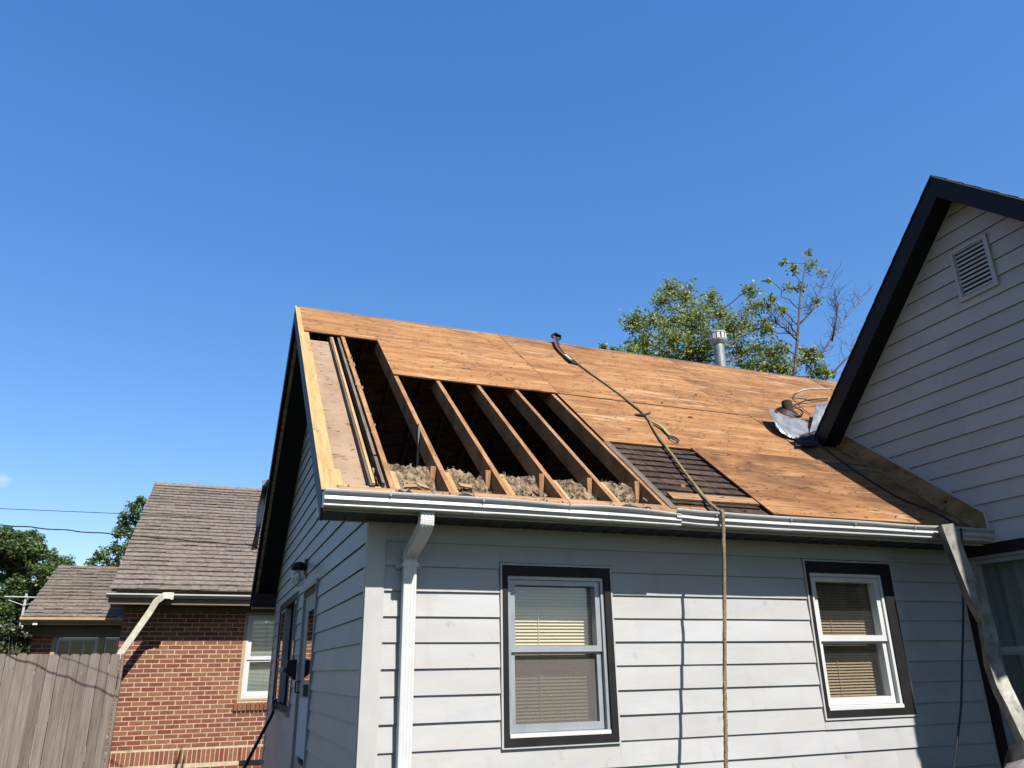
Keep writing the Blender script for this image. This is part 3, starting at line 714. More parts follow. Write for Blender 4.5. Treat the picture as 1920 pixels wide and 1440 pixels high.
# gutter (two lengths of K profile)
def gutter(x0, x1, n, dent, name_cap=True):
    prof = [(-.308, .095), (-.308, .004), (-.392, .0), (-.406, .001), (-.409, .006), (-.407, .012), (-.400, .015), (-.402, .020), (-.420, .032), (-.425, .038), (-.421, .047), (-.409, .064), (-.411, .071), (-.426, .077), (-.433, .082), (-.435, .093), (-.428, .098), (-.418, .095)]
    rings = []
    for i in range(n + 1):
        X = x0 + (x1 - x0) * i / n; ring = []
        dz, dy, dl = dent(X)
        for (y, z) in prof:
            w = max(0, min(1, (-.372 - y) / .05)); t = z / .095
            ring.append(Vector((X, y + dy * w * t + .003 * w * noise.noise(Vector((X * 4, y * 9, z * 9))), 2.512 + z + dz + dl * w * t)))
        rings.append(ring)
    mb = MB().sweep(rings, closed=False, cap=False)
    g = obj('gutter', mb, M['gutter'], house, smooth=True, solid=0.003)
    md = g.modifiers.new('e', 'EDGE_SPLIT'); md.split_angle = R(55)
    return g, prof
def dentL(X):
    dl = -0.014 * math.exp(-((X - 2.07) / .28) ** 2) - 0.006 * math.exp(-((X - 1.1) / .2) ** 2)
    dy = 0.012 * math.exp(-((X - 1.25) / .10) ** 2) - 0.010 * math.exp(-((X - 1.62) / .25) ** 2) + .012 * math.exp(-((X - 2.07) / .12) ** 2)
    return (0.003 * math.sin(X * 2.1), dy, dl)
def dentR(X):
    return (0.008 + 0.003 * math.sin(X * 1.7) + 0.006 * math.exp(-((X - 2.05) / .12) ** 2), 0.004 * math.sin(X * 5), -0.006 * math.exp(-((X - 4.2) / .3) ** 2))
gl, prof = gutter(-0.356, 2.068, 110, dentL)
gr_, _ = gutter(2.03, 5.062, 120, dentR)
for X in (-0.3575, 5.0635):
    mb = MB().prism([(y, 2.512 + z) for y, z in prof], lambda u, z, d: Vector((d, u, z)), X - .0012, X + .0012); obj('gutter_end_cap', mb, M['gutter'], house)
for X in (0.03, .62, 1.22, 1.8, 2.35, 3.0, 3.6, 4.2, 4.75):
    obj('gutter_hanger', MB().box(X - .005, X + .005, -0.436, -0.430, 2.585, 2.612).box(X - .004, X + .004, -0.43, -0.30, 2.603, 2.608), M['alu'], house)

# white downspout with corrugated elbows
def rect_ring(c, e1, e2, w, h, rib=0.0, nb=4):
    pts = []
    for (s, t0, t1, ax) in ((-1, -1, 1, 0), (1, -1, 1, 1), (1, 1, -1, 2), (-1, 1, -1, 3)):
        pass
    # perimeter with ribs on the four faces
    def edge(p, q, nrm):
        for k in range(nb * 2):
            t = k / (nb * 2); base = p + (q - p) * t
            pts.append(base + nrm * (rib if k % 2 else 0))
    A, B, C_, D_ = c - e1 * w - e2 * h, c + e1 * w - e2 * h, c + e1 * w + e2 * h, c - e1 * w + e2 * h
    edge(A, B, -e2); edge(B, C_, e1); edge(C_, D_, e2); edge(D_, A, -e1)
    return pts
def spout(path, w, h, mt, parent, name, rib=.003, e1=Vector((1, 0, 0)), scl=None, smooth=False):
    rings = []; N = len(path)
    for i, p in enumerate(path):
        t = (path[min(i + 1, N - 1)] - path[max(i - 1, 0)]).normalized()
        a = (e1 - t * t.dot(e1)).normalized(); b = t.cross(a)
        s = scl[i] if scl else (1, 1)
        rings.append(rect_ring(p, a, b, w * s[0], h * s[1], rib))
    return obj(name, MB().sweep(rings), mt, parent, smooth=smooth)
top = Vector((0.272, -0.352, 2.508)); kn1 = Vector((0.270, -0.352, 2.44)); kn2 = Vector((0.246, -0.062, 2.285)); low = Vector((0.246, -0.062, 0.1))
ctrl_ = smooth_pts([top, Vector((0.272, -.354, 2.47)), Vector((0.270, -.345, 2.435)), Vector((0.264, -.26, 2.385)), Vector((0.252, -.14, 2.325)), Vector((0.247, -.078, 2.295)), Vector((0.246, -.062, 2.262))], 7)
path = ctrl_; scl = []
for i in range(len(path)):
    t = i / (len(path) - 1); c_ = 0.06 if (i % 3 == 0 and (.18 < t < .52 or .72 < t < .97)) else 0.0
    scl.append((1 + c_ * .6, 1 + c_))
elbow = None
down = spout([Vector((0.246, -.062, z)) for z in (2.27, 1.5, .7, .1)], 0.040, 0.030, M['white'], house, 'downspout')
el = spout(path, 0.0415, 0.0315, M['white'], down, 'elbow', scl=scl)
obj('strap', MB().box(0.202, 0.290, -0.097, -0.0945, 2.215, 2.245).box(0.196, 0.2035, -0.0945, -0.02, 2.215, 2.245).box(0.2885, 0.296, -0.0945, -0.02, 2.215, 2.245), M['white'], down)
for sx in (-1, 1):
    mb = MB().tube([(0.246 + sx * .062, -0.027, 2.230), (0.246 + sx * .062, -0.018, 2.230)], 0.024, 14); obj('strap_ear', mb, M['trim'], down)

# windows -------------------------------------------------------------------
def frame_rects(u0, u1, z0, z1, l, r, t, b):
    return [(u0, u0 + l, z0, z1), (u1 - r, u1, z0, z1), (u0 + l, u1 - r, z1 - t, z1), (u0 + l, u1 - r, z0, z0 + b)]
def rects_mesh(rects, fn, d0, d1):
    mb = MB()
    for (a, b, c, d) in rects: mb.prism([(a, c), (b, c), (b, d), (a, d)], fn, d0, d1)
    return mb
def window(name, fn, w, cas, casd, fr_w, recess, fmat, rail, parent, chan=0.014, blind=None, blindz=None, screen=False, gmat='glass', sill=True, curtain=False, casmat='blackcase', curmat='curtain', chanmat='trim'):
    u0, u1, z0, z1 = w
    win = obj(name, rects_mesh(frame_rects(u0 + chan, u1 - chan, z0 + chan, z1 - chan, *cas), fn, -0.10, casd), M[casmat], parent)
    if chan: obj('channel', rects_mesh(frame_rects(u0, u1, z0, z1, chan - .001, chan - .001, chan - .001, chan - .001), fn, -0.004, 0.024), M[chanmat], win)
    a0, a1, b0, b1 = u0 + chan + cas[0] + .001, u1 - chan - cas[1] - .001, z0 + chan + cas[3] + .001, z1 - chan - cas[2] - .001
    obj('frame', rects_mesh(frame_rects(a0, a1, b0, b1, fr_w * .5, fr_w * .5, fr_w * .5, fr_w * .6), fn, -0.10, casd - recess), M[fmat], win)
    c0, c1, e0, e1 = a0 + fr_w * .5 + .002, a1 - fr_w * .5 - .002, b0 + fr_w * .6 + .002, b1 - fr_w * .5 - .002
    zr_ = rail
    s = fr_w * .8
    obj('upper_sash', rects_mesh(frame_rects(c0, c1, zr_ - .012, e1, s, s, s * .9, s * 1.1), fn, -0.075, casd - recess - .016), M[fmat], win)
    obj('lower_sash', rects_mesh(frame_rects(c0, c1, e0, zr_ + .010, s, s, s * 1.0, s * 1.3), fn, -0.098, casd - recess - .034), M[fmat], win)
    for nm, (p, q) in dict(upper_pane=(zr_, e1 - .01), lower_pane=(e0 + .01, zr_)).items():
        dd = -0.070 if nm == 'upper_pane' else -0.080
        obj(nm, rects_mesh([(c0 + s * .8, c1 - s * .8, p, q)], fn, dd - .002, dd + .002), M[gmat], win)
    if sill: obj('sill', rects_mesh([(a0 + .004, a1 - .004, b0 + .001, b0 + fr_w * .55)], fn, -0.06, casd - recess + .014), M['white'], win)
    if screen: obj('screen', rects_mesh([(c0 + s * .7, c1 - s * .7, e0, zr_ - .01)], fn, -0.0485, -0.0475), M['screen'], win)
    if blind:
        mb = MB(); z = e0 - .01
        top_ = e1 + .03
        while z < top_:
            zz = z
            mb.add([fn(c0 - .03, zz, -0.135), fn(c1 + .03, zz, -0.135), fn(c1 + .03, zz + .020, -0.152), fn(c0 - .03, zz + .020, -0.152)], [(0, 1, 2, 3)]); z += 0.0215
        mb.prism([(c0 + (c1 - c0) * .38, e0), (c0 + (c1 - c0) * .38 + .004, e0), (c0 + (c1 - c0) * .38 + .004, e1), (c0 + (c1 - c0) * .38, e1)], fn, -0.132, -0.130)
        obj('blind', mb, M[blind], win, recalc=False)
    if curtain:
        mb = MB(); rings = []
        for i in range(60):
            t = i / 59; u = c0 - .04 + (c1 - c0 + .08) * t; d = -0.20 + .028 * math.sin(t * 44 + 2 * math.sin(t * 9))
            rings.append([fn(u, e0 - .1, d), fn(u, e1 + .1, d)])
        mb.sweep(rings, closed=False, cap=False); obj('curtain', mb, M[curmat], win, smooth=True)
    return win
w1 = window('window', front, W1, (0.036, 0.050, 0.066, 0.046), 0.030, 0.044, 0.018, 'alu', 1.715, house, blind='blind', screen=True)
w1['label'] = 'double-hung window with aluminium frame, cream blind and lower screen'
w2 = window('window', front, W2, (0.030, 0.105, 0.088, 0.050), 0.026, 0.050, 0.012, 'white', 1.775, house, blind='blind', gmat='glass_dim')
w2['label'] = 'double-hung window with white vinyl frame set deep in black casing'
for du in (0.20, 0.42):
    c = front(W2[0] + .10 + du, 1.795, -0.062); mb = MB().tube([c + Vector((-.022, 0, 0)), c + Vector((0, -.008, .008)), c + Vector((.022, 0, -.002))], .006, 8); obj('sash_lock', mb, M['white'], w2)

# left wall window (open, dark) and storm door
u0, u1, z0, z1 = LWIN
lw = obj('side_window', rects_mesh(frame_rects(u0, u1, z0, z1, .05, .05, .07, .06), leftw, -0.08, 0.022), M['blackcase'], house)
obj('channel', rects_mesh(frame_rects(u0 - .004, u1 + .004, z0 - .004, z1 + .004, .006, .006, .006, .006), leftw, -0.002, 0.03), M['doorframe'], lw)
for a, b in ((u0 + .055, u0 + .37), (u1 - .62, u1 - .055)):
    obj('sash', rects_mesh(frame_rects(a, b, z0 + .065, z1 - .075, .03, .03, .035, .04) + [(a + .03, b - .03, 1.74, 1.775)], leftw, -0.06, 0.012), M['doorframe'], lw)
    obj('pane', rects_mesh([(a + .04, b - .04, z0 + .11, z1 - .12)], leftw, 0.004, 0.008), M['glass_mirror'], lw)
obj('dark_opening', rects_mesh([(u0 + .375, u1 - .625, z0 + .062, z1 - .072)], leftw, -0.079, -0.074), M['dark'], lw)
obj('sill', rects_mesh([(u0 - .01, u1 + .01, z0 - .03, z0 - .004)], leftw, 0.0, 0.05), M['doorframe'], lw)
u0, u1, z0, z1 = LDOOR
gz1, gz0 = atX(592, 1140, 0).z, atX(576, 1276, 0).z
kz1, kz0 = atX(573, 1309, 0).z, atX(575, 1428, 0).z
gu0, gu1 = u0 + .09, u0 + .66
dr = obj('storm_door', rects_mesh([(u0 + .035, gu0, z0, z1 - .04), (gu1, u1 - .035, z0, z1 - .04), (gu0, gu1, gz1, z1 - .04), (gu0, gu1, gz0 - .035, gz0), (gu0, gu1, z0, kz0 - .06), (gu0, gu1, kz1 - .01, kz1 + .012)], leftw, -0.05, 0.006), M['doorframe'], house)
obj('door_frame', rects_mesh(frame_rects(u0, u1, z0, z1, .032, .032, .036, .001)[:3], leftw, -0.06, 0.030), M['doorframe'], dr)
obj('header_shade', rects_mesh([(u0 + .036, u1 - .036, z1 - .10, z1 - .042)], leftw, 0.0065, 0.012), M['grey_wood'], dr)
obj('glass_panel', rects_mesh([(gu0 - .005, gu1 + .005, gz0, gz1)], leftw, -0.002, 0.003), M['glass_mirror'], dr)
obj('small_pane', rects_mesh([(gu0, gu1, kz1 + .013, gz0 - .036)], leftw, -0.03, -0.004), M['dark'], dr)
obj('kick_panel', rects_mesh([(gu0 - .03, gu1 + .12, kz0, kz1)], leftw, -0.01, 0.016), M['doorblue'], dr)
obj('door_slot', rects_mesh([(gu0, gu1, kz0 - .05, kz0 - .008)], leftw, -0.03, -0.01), M['dark'], dr)
obj('handle', MB().tube([leftw(u1 - .10, 1.52, .01), leftw(u1 - .10, 1.52, .05), leftw(u1 - .10, 1.42, .05), leftw(u1 - .10, 1.42, .01)], .008, 8), M['black'], dr)
# porch lamp
LP = atX(577, 1066, 0.0)
lamp = obj('wall_lamp', MB().prism([(LP.y - .05, LP.z - .10), (LP.y + .05, LP.z - .10), (LP.y + .05, LP.z + .09), (LP.y - .05, LP.z + .09)], leftw, 0.017, 0.035), M['black'], house)
LB = atX(561, 1064, -0.17)
mb = MB().tube([(-0.03, LP.y, LP.z), (-0.09, LP.y, LP.z + .045), (-0.17, LB.y, LB.z + .02)], [.028, .02, .018], 10); obj('lamp_arm', mb, M['black'], lamp, smooth=True)
def lathe(prof, c, n=20):
    rings = [[Vector((c.x + r * math.cos(2 * math.pi * k / n), c.y + r * math.sin(2 * math.pi * k / n), c.z + z)) for k in range(n)] for r, z in prof]
    return MB().sweep(rings)
obj('lamp_cap', lathe([(.02, .05), (.055, .035), (.075, .0), (.075, -.02), (.06, -.02)], LB), M['black'], lamp, smooth=True)
obj('lamp_globe', lathe([(.058, -.02), (.062, -.08), (.052, -.15), (.03, -.17)], LB), M['glass_lamp'], lamp, smooth=True)
obj('bulb', lathe([(.012, -.02), (.015, -.05), (.03, -.08), (.025, -.11), (.008, -.125)], LB), M['white'], lamp, smooth=True)
# small black box with a pale knob beside the side window
BX = atX(557, 1256, -0.02)
bx = obj('meter_box', MB().hexa([(-.03, BX.y - .05, BX.z - .10), (-.03, BX.y + .08, BX.z - .10), (-.14, BX.y + .08, BX.z - .02), (-.14, BX.y - .05, BX.z - .02), (-.03, BX.y - .05, BX.z + .10), (-.03, BX.y + .08, BX.z + .10), (-.12, BX.y + .08, BX.z + .09), (-.12, BX.y - .05, BX.z + .09)]), M['black'], house, bevel=.008)
obj('knob', lathe([(.008, -.03), (.028, -.02), (.034, 0), (.028, .02), (.008, .03)], Vector((-.165, BX.y + .05, BX.z)), 12), M['trim'], bx, smooth=True)

# flue pipe, plumbing vent
FP = RB(5.66, 3.62); 
flue = obj('flue_pipe', lathe([(.078, -.3), (.078, .58), (.074, .582), (.074, .64)], Vector((FP.x, FP.y, FP.z)), 24), M['flue'], house, smooth=False)
flue['label'] = 'grey metal flue pipe with slotted white cap'
capc = Vector((FP.x, FP.y, FP.z + .61))
obj('cap', lathe([(.086, 0), (.120, .045), (.120, .06), (.105, .062), (.105, .155), (.132, .157), (.132, .172), (.02, .178)], capc, 24), M['trim'], flue)
for k in range(12):
    a = 2 * math.pi * k / 12; c = capc + Vector((.122 * math.cos(a), .122 * math.sin(a), .108)); t = Vector((-math.sin(a), math.cos(a), 0)) * .022; r = Vector((math.cos(a), math.sin(a), 0)) * .004
    mb = MB().hexa([c - t - r + Vector((0, 0, -.05)), c + t - r + Vector((0, 0, -.05)), c + t + r + Vector((0, 0, -.05)), c - t + r + Vector((0, 0, -.05)), c - t - r + Vector((0, 0, .05)), c + t - r + Vector((0, 0, .05)), c + t + r + Vector((0, 0, .05)), c - t + r + Vector((0, 0, .05))])
    obj('cap_fin', mb, M['white'], flue)
VB = atR(1478, 775)
vent = obj('plumbing_vent', lathe([(.062, -.05), (.062, .085), (.058, .15), (.048, .152), (.046, .06)], VB, 18), M['rust'], house, smooth=False)
mbx = MB(); o = RP(VB.x, VB.y, 0.012)
ring0 = [RP(VB.x + .13 * math.cos(a), VB.y + .11 * math.sin(a), .006) for a in [2 * math.pi * k / 18 for k in range(18)]]
ring1 = [RP(VB.x + .07 * math.cos(a), VB.y + .06 * math.sin(a), .02) + Vector((0, 0, .03)) for a in [2 * math.pi * k / 18 for k in range(18)]]
mbx.sweep([ring0, ring1], cap=False); obj('boot', mbx, M['rubber'], vent, solid=.004)

# kick board where the roof meets the gable wall
mbx = MB(); fn = rightw
mbx.prism([(-0.375, zr(-.375) + .03), (1.18, zr(1.18) + .004), (1.18, zr(1.18) + .19), (-0.375, zr(-.375) + .195)], rightw, 0.004, 0.026); 
gab = thing('gable_house', (XR + 2, -0.8, 0), 'tall grey gable end with black rake boards and louvred vent', 'house')
obj('kick_board', mbx, M['kick'], gab)
mbx = MB(); mbx.prism([(-0.372, zr(-.372) + .012), (1.18, zr(1.18) + .003), (1.18, zr(1.18) + .035), (-0.372, zr(-.372) + .045)], rightw, 0.027, 0.06); obj('cant_strip', mbx, M['kick'], gab)

# ================================================================== gable house on the right
PY, PZ = -0.80, 5.585       # wall peak under the soffit
GS = 0.995
Zs = [2.534 + 0.1534 * i for i in range(0, 21)]
VENT = (-1.005, -0.635, 4.60, 5.10)
for zb in Zs:
    zt = zb + .1534
    for (u0, u1, a, b) in subtract([(-3.0, 1.6, zb, zt)], (VENT[0] - .0, VENT[1] + .0, VENT[2], VENT[3])):
        if b - a < .01: continue
        poly = [(u0, a), (u1, a), (u1, b), (u0, b)]
        poly = clip(poly, GS, 1, PZ + GS * PY)
        if len(poly) > 2: poly = clip(poly, -GS, 1, PZ - GS * PY)
        if len(poly) > 2 and max(p[0] for p in poly) > -0.388:
            # split at the front end of the kick board, keep above it behind
            A = clip(poly, 1, 0, -0.388); B = clip(clip(poly, -1, 0, 0.388), SL, -1, -(Z0 + .203))
            if len(A) > 2 and len(B) > 2:
                poly2 = A; 
                board('siding_board', B, zb, zt, rightw, M['siding_side'], gab); poly = A
            elif len(B) > 2: poly = B
            else: poly = A
        if len(poly) > 2 and max(p[0] for p in poly) - min(p[0] for p in poly) > .02: board('siding_board', poly, zb, zt, rightw, M['siding_side'], gab)
mb = MB()
mb.prism([(-2.6, 0), (-1.3, 0), (-1.3, 2.53), (1.0, 2.53), (1.0, 3.78), (PY, PZ), (-2.6, 3.78)], rightw, -0.10, -0.005)
mb.prism([(-0.05, 0), (0.1, 0), (0.1, 2.53), (-0.05, 2.53)], rightw, -0.10, -0.005)
mb.prism([(-1.3, 0), (-0.05, 0), (-0.05, 0.9), (-1.3, .9)], rightw, -0.10, -0.005)
obj('wall', mb, M['dark'], gab)  # near-black core puts shade into the gaps under the siding boards
obj('front_wall', MB().box(XR + .1, 9, -2.6, -2.5, 0, 3.78), M['siding_side'], gab)
obj('rear_wall', MB().box(XR + .1, 9, 0.9, 1.0, 2.6, 3.78), M['siding_side'], gab)
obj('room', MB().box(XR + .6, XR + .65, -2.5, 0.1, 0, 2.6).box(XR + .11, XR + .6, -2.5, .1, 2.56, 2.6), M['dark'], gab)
# J channels
for sgn in (-1, 1):
    mb = MB(); e = 1.80
    mb.prism([(PY, PZ - .020), (PY + sgn * e, PZ - GS * e - .020), (PY + sgn * e, PZ - GS * e - .001), (PY, PZ - .001)], rightw, 0.0, 0.024); obj('rake_trim', mb, M['siding_side'], gab)
mb = MB().prism([(-0.388, zr(-.388) + .197), (1.14, zr(1.14) + .193), (1.14, zr(1.14) + .212), (-0.388, zr(-.388) + .216)], rightw, 0.0, 0.024); obj('roof_channel', mb, M['siding_side'], gab)
mb = MB().prism([(-0.402, 2.60), (-0.384, 2.60), (-0.384, 2.775), (-0.402, 2.775)], rightw, 0.0, 0.03); obj('end_channel', mb, M['siding_side'], gab)
obj('bottom_channel', rects_mesh([(-2.6, -0.02, 2.515, 2.533)], rightw, 0.0, .022), M['siding_side'], gab)
# rake boards, soffits, roof slopes
OV = 0.235
rk = lambda Y: PZ - GS * abs(Y - PY)
for sgn, e in ((1, 2.02), (-1, 1.9)):
    def P(s, z, X): return Vector((X, PY + sgn * s, PZ - GS * s + z))
    mb = MB().hexa([P(0, -.01, XR - OV + .02), P(e, -.01, XR - OV + .02), P(e, -.01, XR - .001), P(0, -.01, XR - .001), P(0, .0, XR - OV + .02), P(e, .0, XR - OV + .02), P(e, .0, XR - .001), P(0, .0, XR - .001)]); obj('rake_soffit', mb, M['black'], gab)
    mb = MB().hexa([P(0, -.03, XR - OV), P(e, -.03, XR - OV), P(e, -.03, XR - OV + .018), P(0, -.03, XR - OV + .018), P(0, .195, XR - OV), P(e, .195, XR - OV), P(e, .195, XR - OV + .018), P(0, .195, XR - OV + .018)]); obj('rake_fascia', mb, M['black'], gab)
    mb = MB().hexa([P(0, .005, XR - OV + .019), P(e, .005, XR - OV + .019), P(e, .005, 9), P(0, .005, 9), P(0, .198, XR - OV + .019), P(e, .198, XR - OV + .019), P(e, .198, 9), P(0, .198, 9)]); obj('roof_deck', mb, M['black'], gab)
    n = 14
    for i in range(n):
        a, b = e * i / n, e * (i + 1) / n + .01
        mb = MB().hexa([P(a, .200, XR - OV - .012), P(b, .203, XR - OV - .012), P(b, .203, 9), P(a, .200, 9), P(a, .204, XR - OV - .012), P(b, .212, XR - OV - .012), P(b, .212, 9), P(a, .204, 9)]); obj('shingle_course', mb, M['roofsh'] if sgn < 0 else M['shake'], gab)  # lighter shingle on the front slope, sunlight put into its colour
    # drip edge, white on the front slope to paint in its sunlit edge
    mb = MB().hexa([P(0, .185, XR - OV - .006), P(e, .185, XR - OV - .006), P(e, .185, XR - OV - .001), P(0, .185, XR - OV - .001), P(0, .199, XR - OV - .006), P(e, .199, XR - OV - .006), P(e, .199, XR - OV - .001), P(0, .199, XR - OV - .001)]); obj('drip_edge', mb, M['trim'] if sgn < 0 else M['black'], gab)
# louvred vent
gv = obj('gable_vent', rects_mesh(frame_rects(*VENT, .030, .030, .030, .030), rightw, -0.01, 0.034), M['siding_side'], gab)
obj('inner_frame', rects_mesh(frame_rects(VENT[0] + .031, VENT[1] - .031, VENT[2] + .031, VENT[3] - .031, .012, .012, .012, .012), rightw, -0.01, 0.026), M['alu'], gv)
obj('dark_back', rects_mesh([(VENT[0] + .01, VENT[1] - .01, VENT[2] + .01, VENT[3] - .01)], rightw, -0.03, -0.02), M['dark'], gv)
nl = 10
for i in range(nl):
    z = VENT[2] + .05 + (VENT[3] - VENT[2] - .09) * i / nl; a, b = VENT[0] + .042, VENT[1] - .042
    mb = MB().hexa([rightw(a, z, .020), rightw(b, z, .020), rightw(b, z + .022, .020), rightw(a, z + .022, .020), rightw(a, z + .028, -.015), rightw(b, z + .028, -.015), rightw(b, z + .040, -.015), rightw(a, z + .040, -.015)]); obj('louver', mb, M['siding_side'], gv)
# side window with curtain
gw = window('window', rightw, (-1.28, -0.035, 0.86, 2.512), (.075, .075, .085, .06), 0.012, 0.050, 0.020, 'alu', 1.675, gab, chan=0.0, curtain=True, sill=False)
gw['label'] = 'black-cased window with dark gathered curtain'

# ================================================================== brick house
BY = 9.4
bh = thing('brick_house', (0, BY + 3, 0), 'red brick house with weathered brown shingle roof behind the fence', 'house')
bfn = lambda u, z, d: Vector((u, BY - d, z))
px = atY(229, 1168, BY); BXL = px.x
ZM = atY(340, 1090 + .125 * 628, BY).z         # a mortar line
BW, BHt = 0.2120, 0.0701
PB = 0.190; MT = 0.0130
SOLT = atY(340, 1405.6, BY).z; SOLB = SOLT - 0.205
wl0 = atY(465, 1170, BY).x - .04
BWIN = (wl0, wl0 + 0.95, atY(455, 1314, BY).z, atY(460, 1148, BY).z)
SILL = (atY(450, 1318, BY).z, atY(450, 1332, BY).z)
cand = []
nrow = 0
z = ZM + 8 * BHt
while z > -0.05:
    z1 = z; z0 = z - BHt + MT
    nrow += 1
    if not (z0 < SOLT - .003 and z1 > SOLB + .003) and z1 < 2.76:
        x = BXL + (0 if nrow % 2 else -BW / 2)
        while x < 1.5:
            a, b = max(x, BXL), x + BW - MT
            pieces = [(a, b)]
            if z1 > BWIN[2] - .002 and z0 < BWIN[3]: pieces = [(p, q) for (p, q, _, _) in subtract([(a, b, z0, z1)], (BWIN[0] - .012, BWIN[1], BWIN[2] - 1, BWIN[3] + 1))]
            elif z1 > SILL[1] and z0 < SILL[0]: pieces = [(p, q) for (p, q, _, _) in subtract([(a, b, z0, z1)], (BWIN[0] - .06, BWIN[1], SILL[1] - 1, SILL[0] + 1))]
            for p, q in pieces:
                if q - p > .03: cand.append((p, q, z0, z1))
            x += BW
    z -= BHt
vis = [c for c in cand if c[0] < 0.12 and c[3] > 0.25]
vis.sort(key=lambda c: (abs((c[0] + c[1]) / 2 + 1.0) > 1.25, -(c[1] - c[0]) if (c[1] - c[0]) < .15 else -1, abs(c[2] - 1.6)))
single, rest = vis[:290], vis[290:] + [c for c in cand if c not in vis]
cache = {}
def jit(): return random.uniform(-.0022, .0022)
def brick_mesh(w, h, vv):
    key = (round(w, 2), round(h, 3), vv)
    if key not in cache:
        rr = random.Random(hash(key)); mb = MB()
        P = [(-w / 2, -.0065, -h / 2), (w / 2, -.0065, -h / 2), (w / 2, .03, -h / 2), (-w / 2, .03, -h / 2), (-w / 2, -.0065, h / 2), (w / 2, -.0065, h / 2), (w / 2, .03, h / 2), (-w / 2, .03, h / 2)]
        P = [(x + rr.uniform(-.002, .002), y + (rr.uniform(-.001, .001) if y < 0 else 0), zz + rr.uniform(-.0015, .0015)) for x, y, zz in P]
        mb.hexa(P); me = to_mesh('brick', mb); me.materials.append(M['brick']); cache[key] = me
    return cache[key]
for (p, q, z0, z1) in single:
    share('brick', brick_mesh(q - p, z1 - z0, random.randrange(4)), ((p + q) / 2, BY, (z0 + z1) / 2), bh)
mb = MB()
for (p, q, z0, z1) in rest: mb.box(p, q, BY - .0065, BY + .02, z0, z1)
x = BXL
while x < 1.4:
    mb.box(x, x + .057, BY - .0065 - random.uniform(0, .002), BY + .02, SOLB + .008, SOLT - .008); x += 0.0682
tag(obj('brickwork', mb, M['brick'], bh), kind='stuff')
mb = MB()
x = BWIN[0] - .055
while x < BWIN[1]:
    mb = MB().box(x, x + .058, BY - .045, BY + .02, SILL[1], SILL[0]); obj('brick', mb, M['brick'], bh); x += .0675
mb = MB()
for (u0, u1, a, b) in subtract([(BXL - .0, 4.0, -0.05, 2.80)], BWIN): mb.box(u0, u1, BY - .004, BY + .15, a, b)
mb.box(BXL, BXL + .15, BY + .15, BY + 9.5, -.05, 2.8)
obj('mortar_wall', mb, M['brickwhite'], bh)
# brick window
bw = window('window', bfn, BWIN, (.040, .040, .050, .030), 0.012, 0.066, 0.004, 'white', atY(450, 1236, BY).z, bh, chan=0, blind='blind_green', casmat='cream', sill=False)
obj('foundation_vent', rects_mesh([(atY(448, 1430, BY).x, atY(496, 1430, BY).x, atY(470, 1434, BY).z, atY(470, 1425, BY).z)], bfn, 0.0, 0.016), M['dark'], bh)
# roof
EY = 8.90; EZ = atY(300, 1106, EY).z
RXL = atY(206, 1106, EY).x
RYB = 14.3; RZB = atY(290, 907, RYB).z
bs = (RZB - EZ) / (RYB - EY); bth = math.atan(bs); bn = Vector((0, -math.sin(bth), math.cos(bth)))
def BP(X, Y, h): return Vector((X, Y, EZ + bs * (Y - EY))) + bn * h
obj('roof_deck', MB().hexa([BP(RXL + .02, EY + .02, -.05), BP(4, EY + .02, -.05), BP(4, RYB, -.05), BP(RXL + .02, RYB, -.05), BP(RXL + .02, EY + .02, -.004), BP(4, EY + .02, -.004), BP(4, RYB, -.004), BP(RXL + .02, RYB, -.004)]), M['taupe'], bh)
def courses(P, x0, x1, ya, yb, n, parent, skipright=None):
    for i in range(n):
        y0 = ya + (yb - ya) * i / n; y1 = ya + (yb - ya) * (i + 1) / n
        mb = MB(); x = x0 + random.uniform(-.012, .012); st = random.uniform(0, .2)
        first = True
        while x < x1:
            wd = 0.30 * random.uniform(.9, 1.1) if not first else st + .1
            first = False
            xe = min(x + wd, x1); j = random.uniform(-.012, .012); hh = 0.030 + random.uniform(-.005, .012)
            mb.hexa([P(x + .002, y0 + j, .013), P(xe - .002, y0 + j + random.uniform(-.006, .006), .013 + random.uniform(-.006, .008)), P(xe - .002, y1 + .05, .0), P(x + .002, y1 + .05, .0),
                     P(x + .002, y0 + j, hh), P(xe - .002, y0 + j, hh + random.uniform(-.002, .002)), P(xe - .002, y1 + .05, .003), P(x + .002, y1 + .05, .003)])
            x = xe
        obj('shingle_course', mb, M['roofsh'], parent)
courses(BP, RXL, 2.2, EY - .03, RYB, 30, bh)
mb = MB()
for i in range(14):
    a = RXL + i * .33; mb.hexa([BP(a, RYB - .13, .016), BP(a + .34, RYB - .13, .018), BP(a + .34, RYB, .03), BP(a, RYB, .03), BP(a, RYB - .13, .024), BP(a + .34, RYB - .13, .028), BP(a + .34, RYB, .045), BP(a, RYB, .045)])
obj('ridge_cap', mb, M['roofsh'], bh)
# back slope so the ridge has depth
mb = MB().hexa([(RXL, RYB, RZB - .05), (4, RYB, RZB - .05), (4, RYB + 4, RZB - 2.2), (RXL, RYB + 4, RZB - 2.2), (RXL, RYB, RZB), (4, RYB, RZB), (4, RYB + 4, RZB - 2.15), (RXL, RYB + 4, RZB - 2.15)]); obj('rear_roof', mb, M['roofsh'], bh)
mb = MB(); mb.prism([(BY, 2.7), (RYB, 2.7), (RYB, RZB - .06), (BY, EZ + bs * (BY - EY) - .06)], lambda u, z, d: Vector((d, u, z)), BXL, BXL + .1); obj('gable_wall', mb, M['brickwhite'], bh)
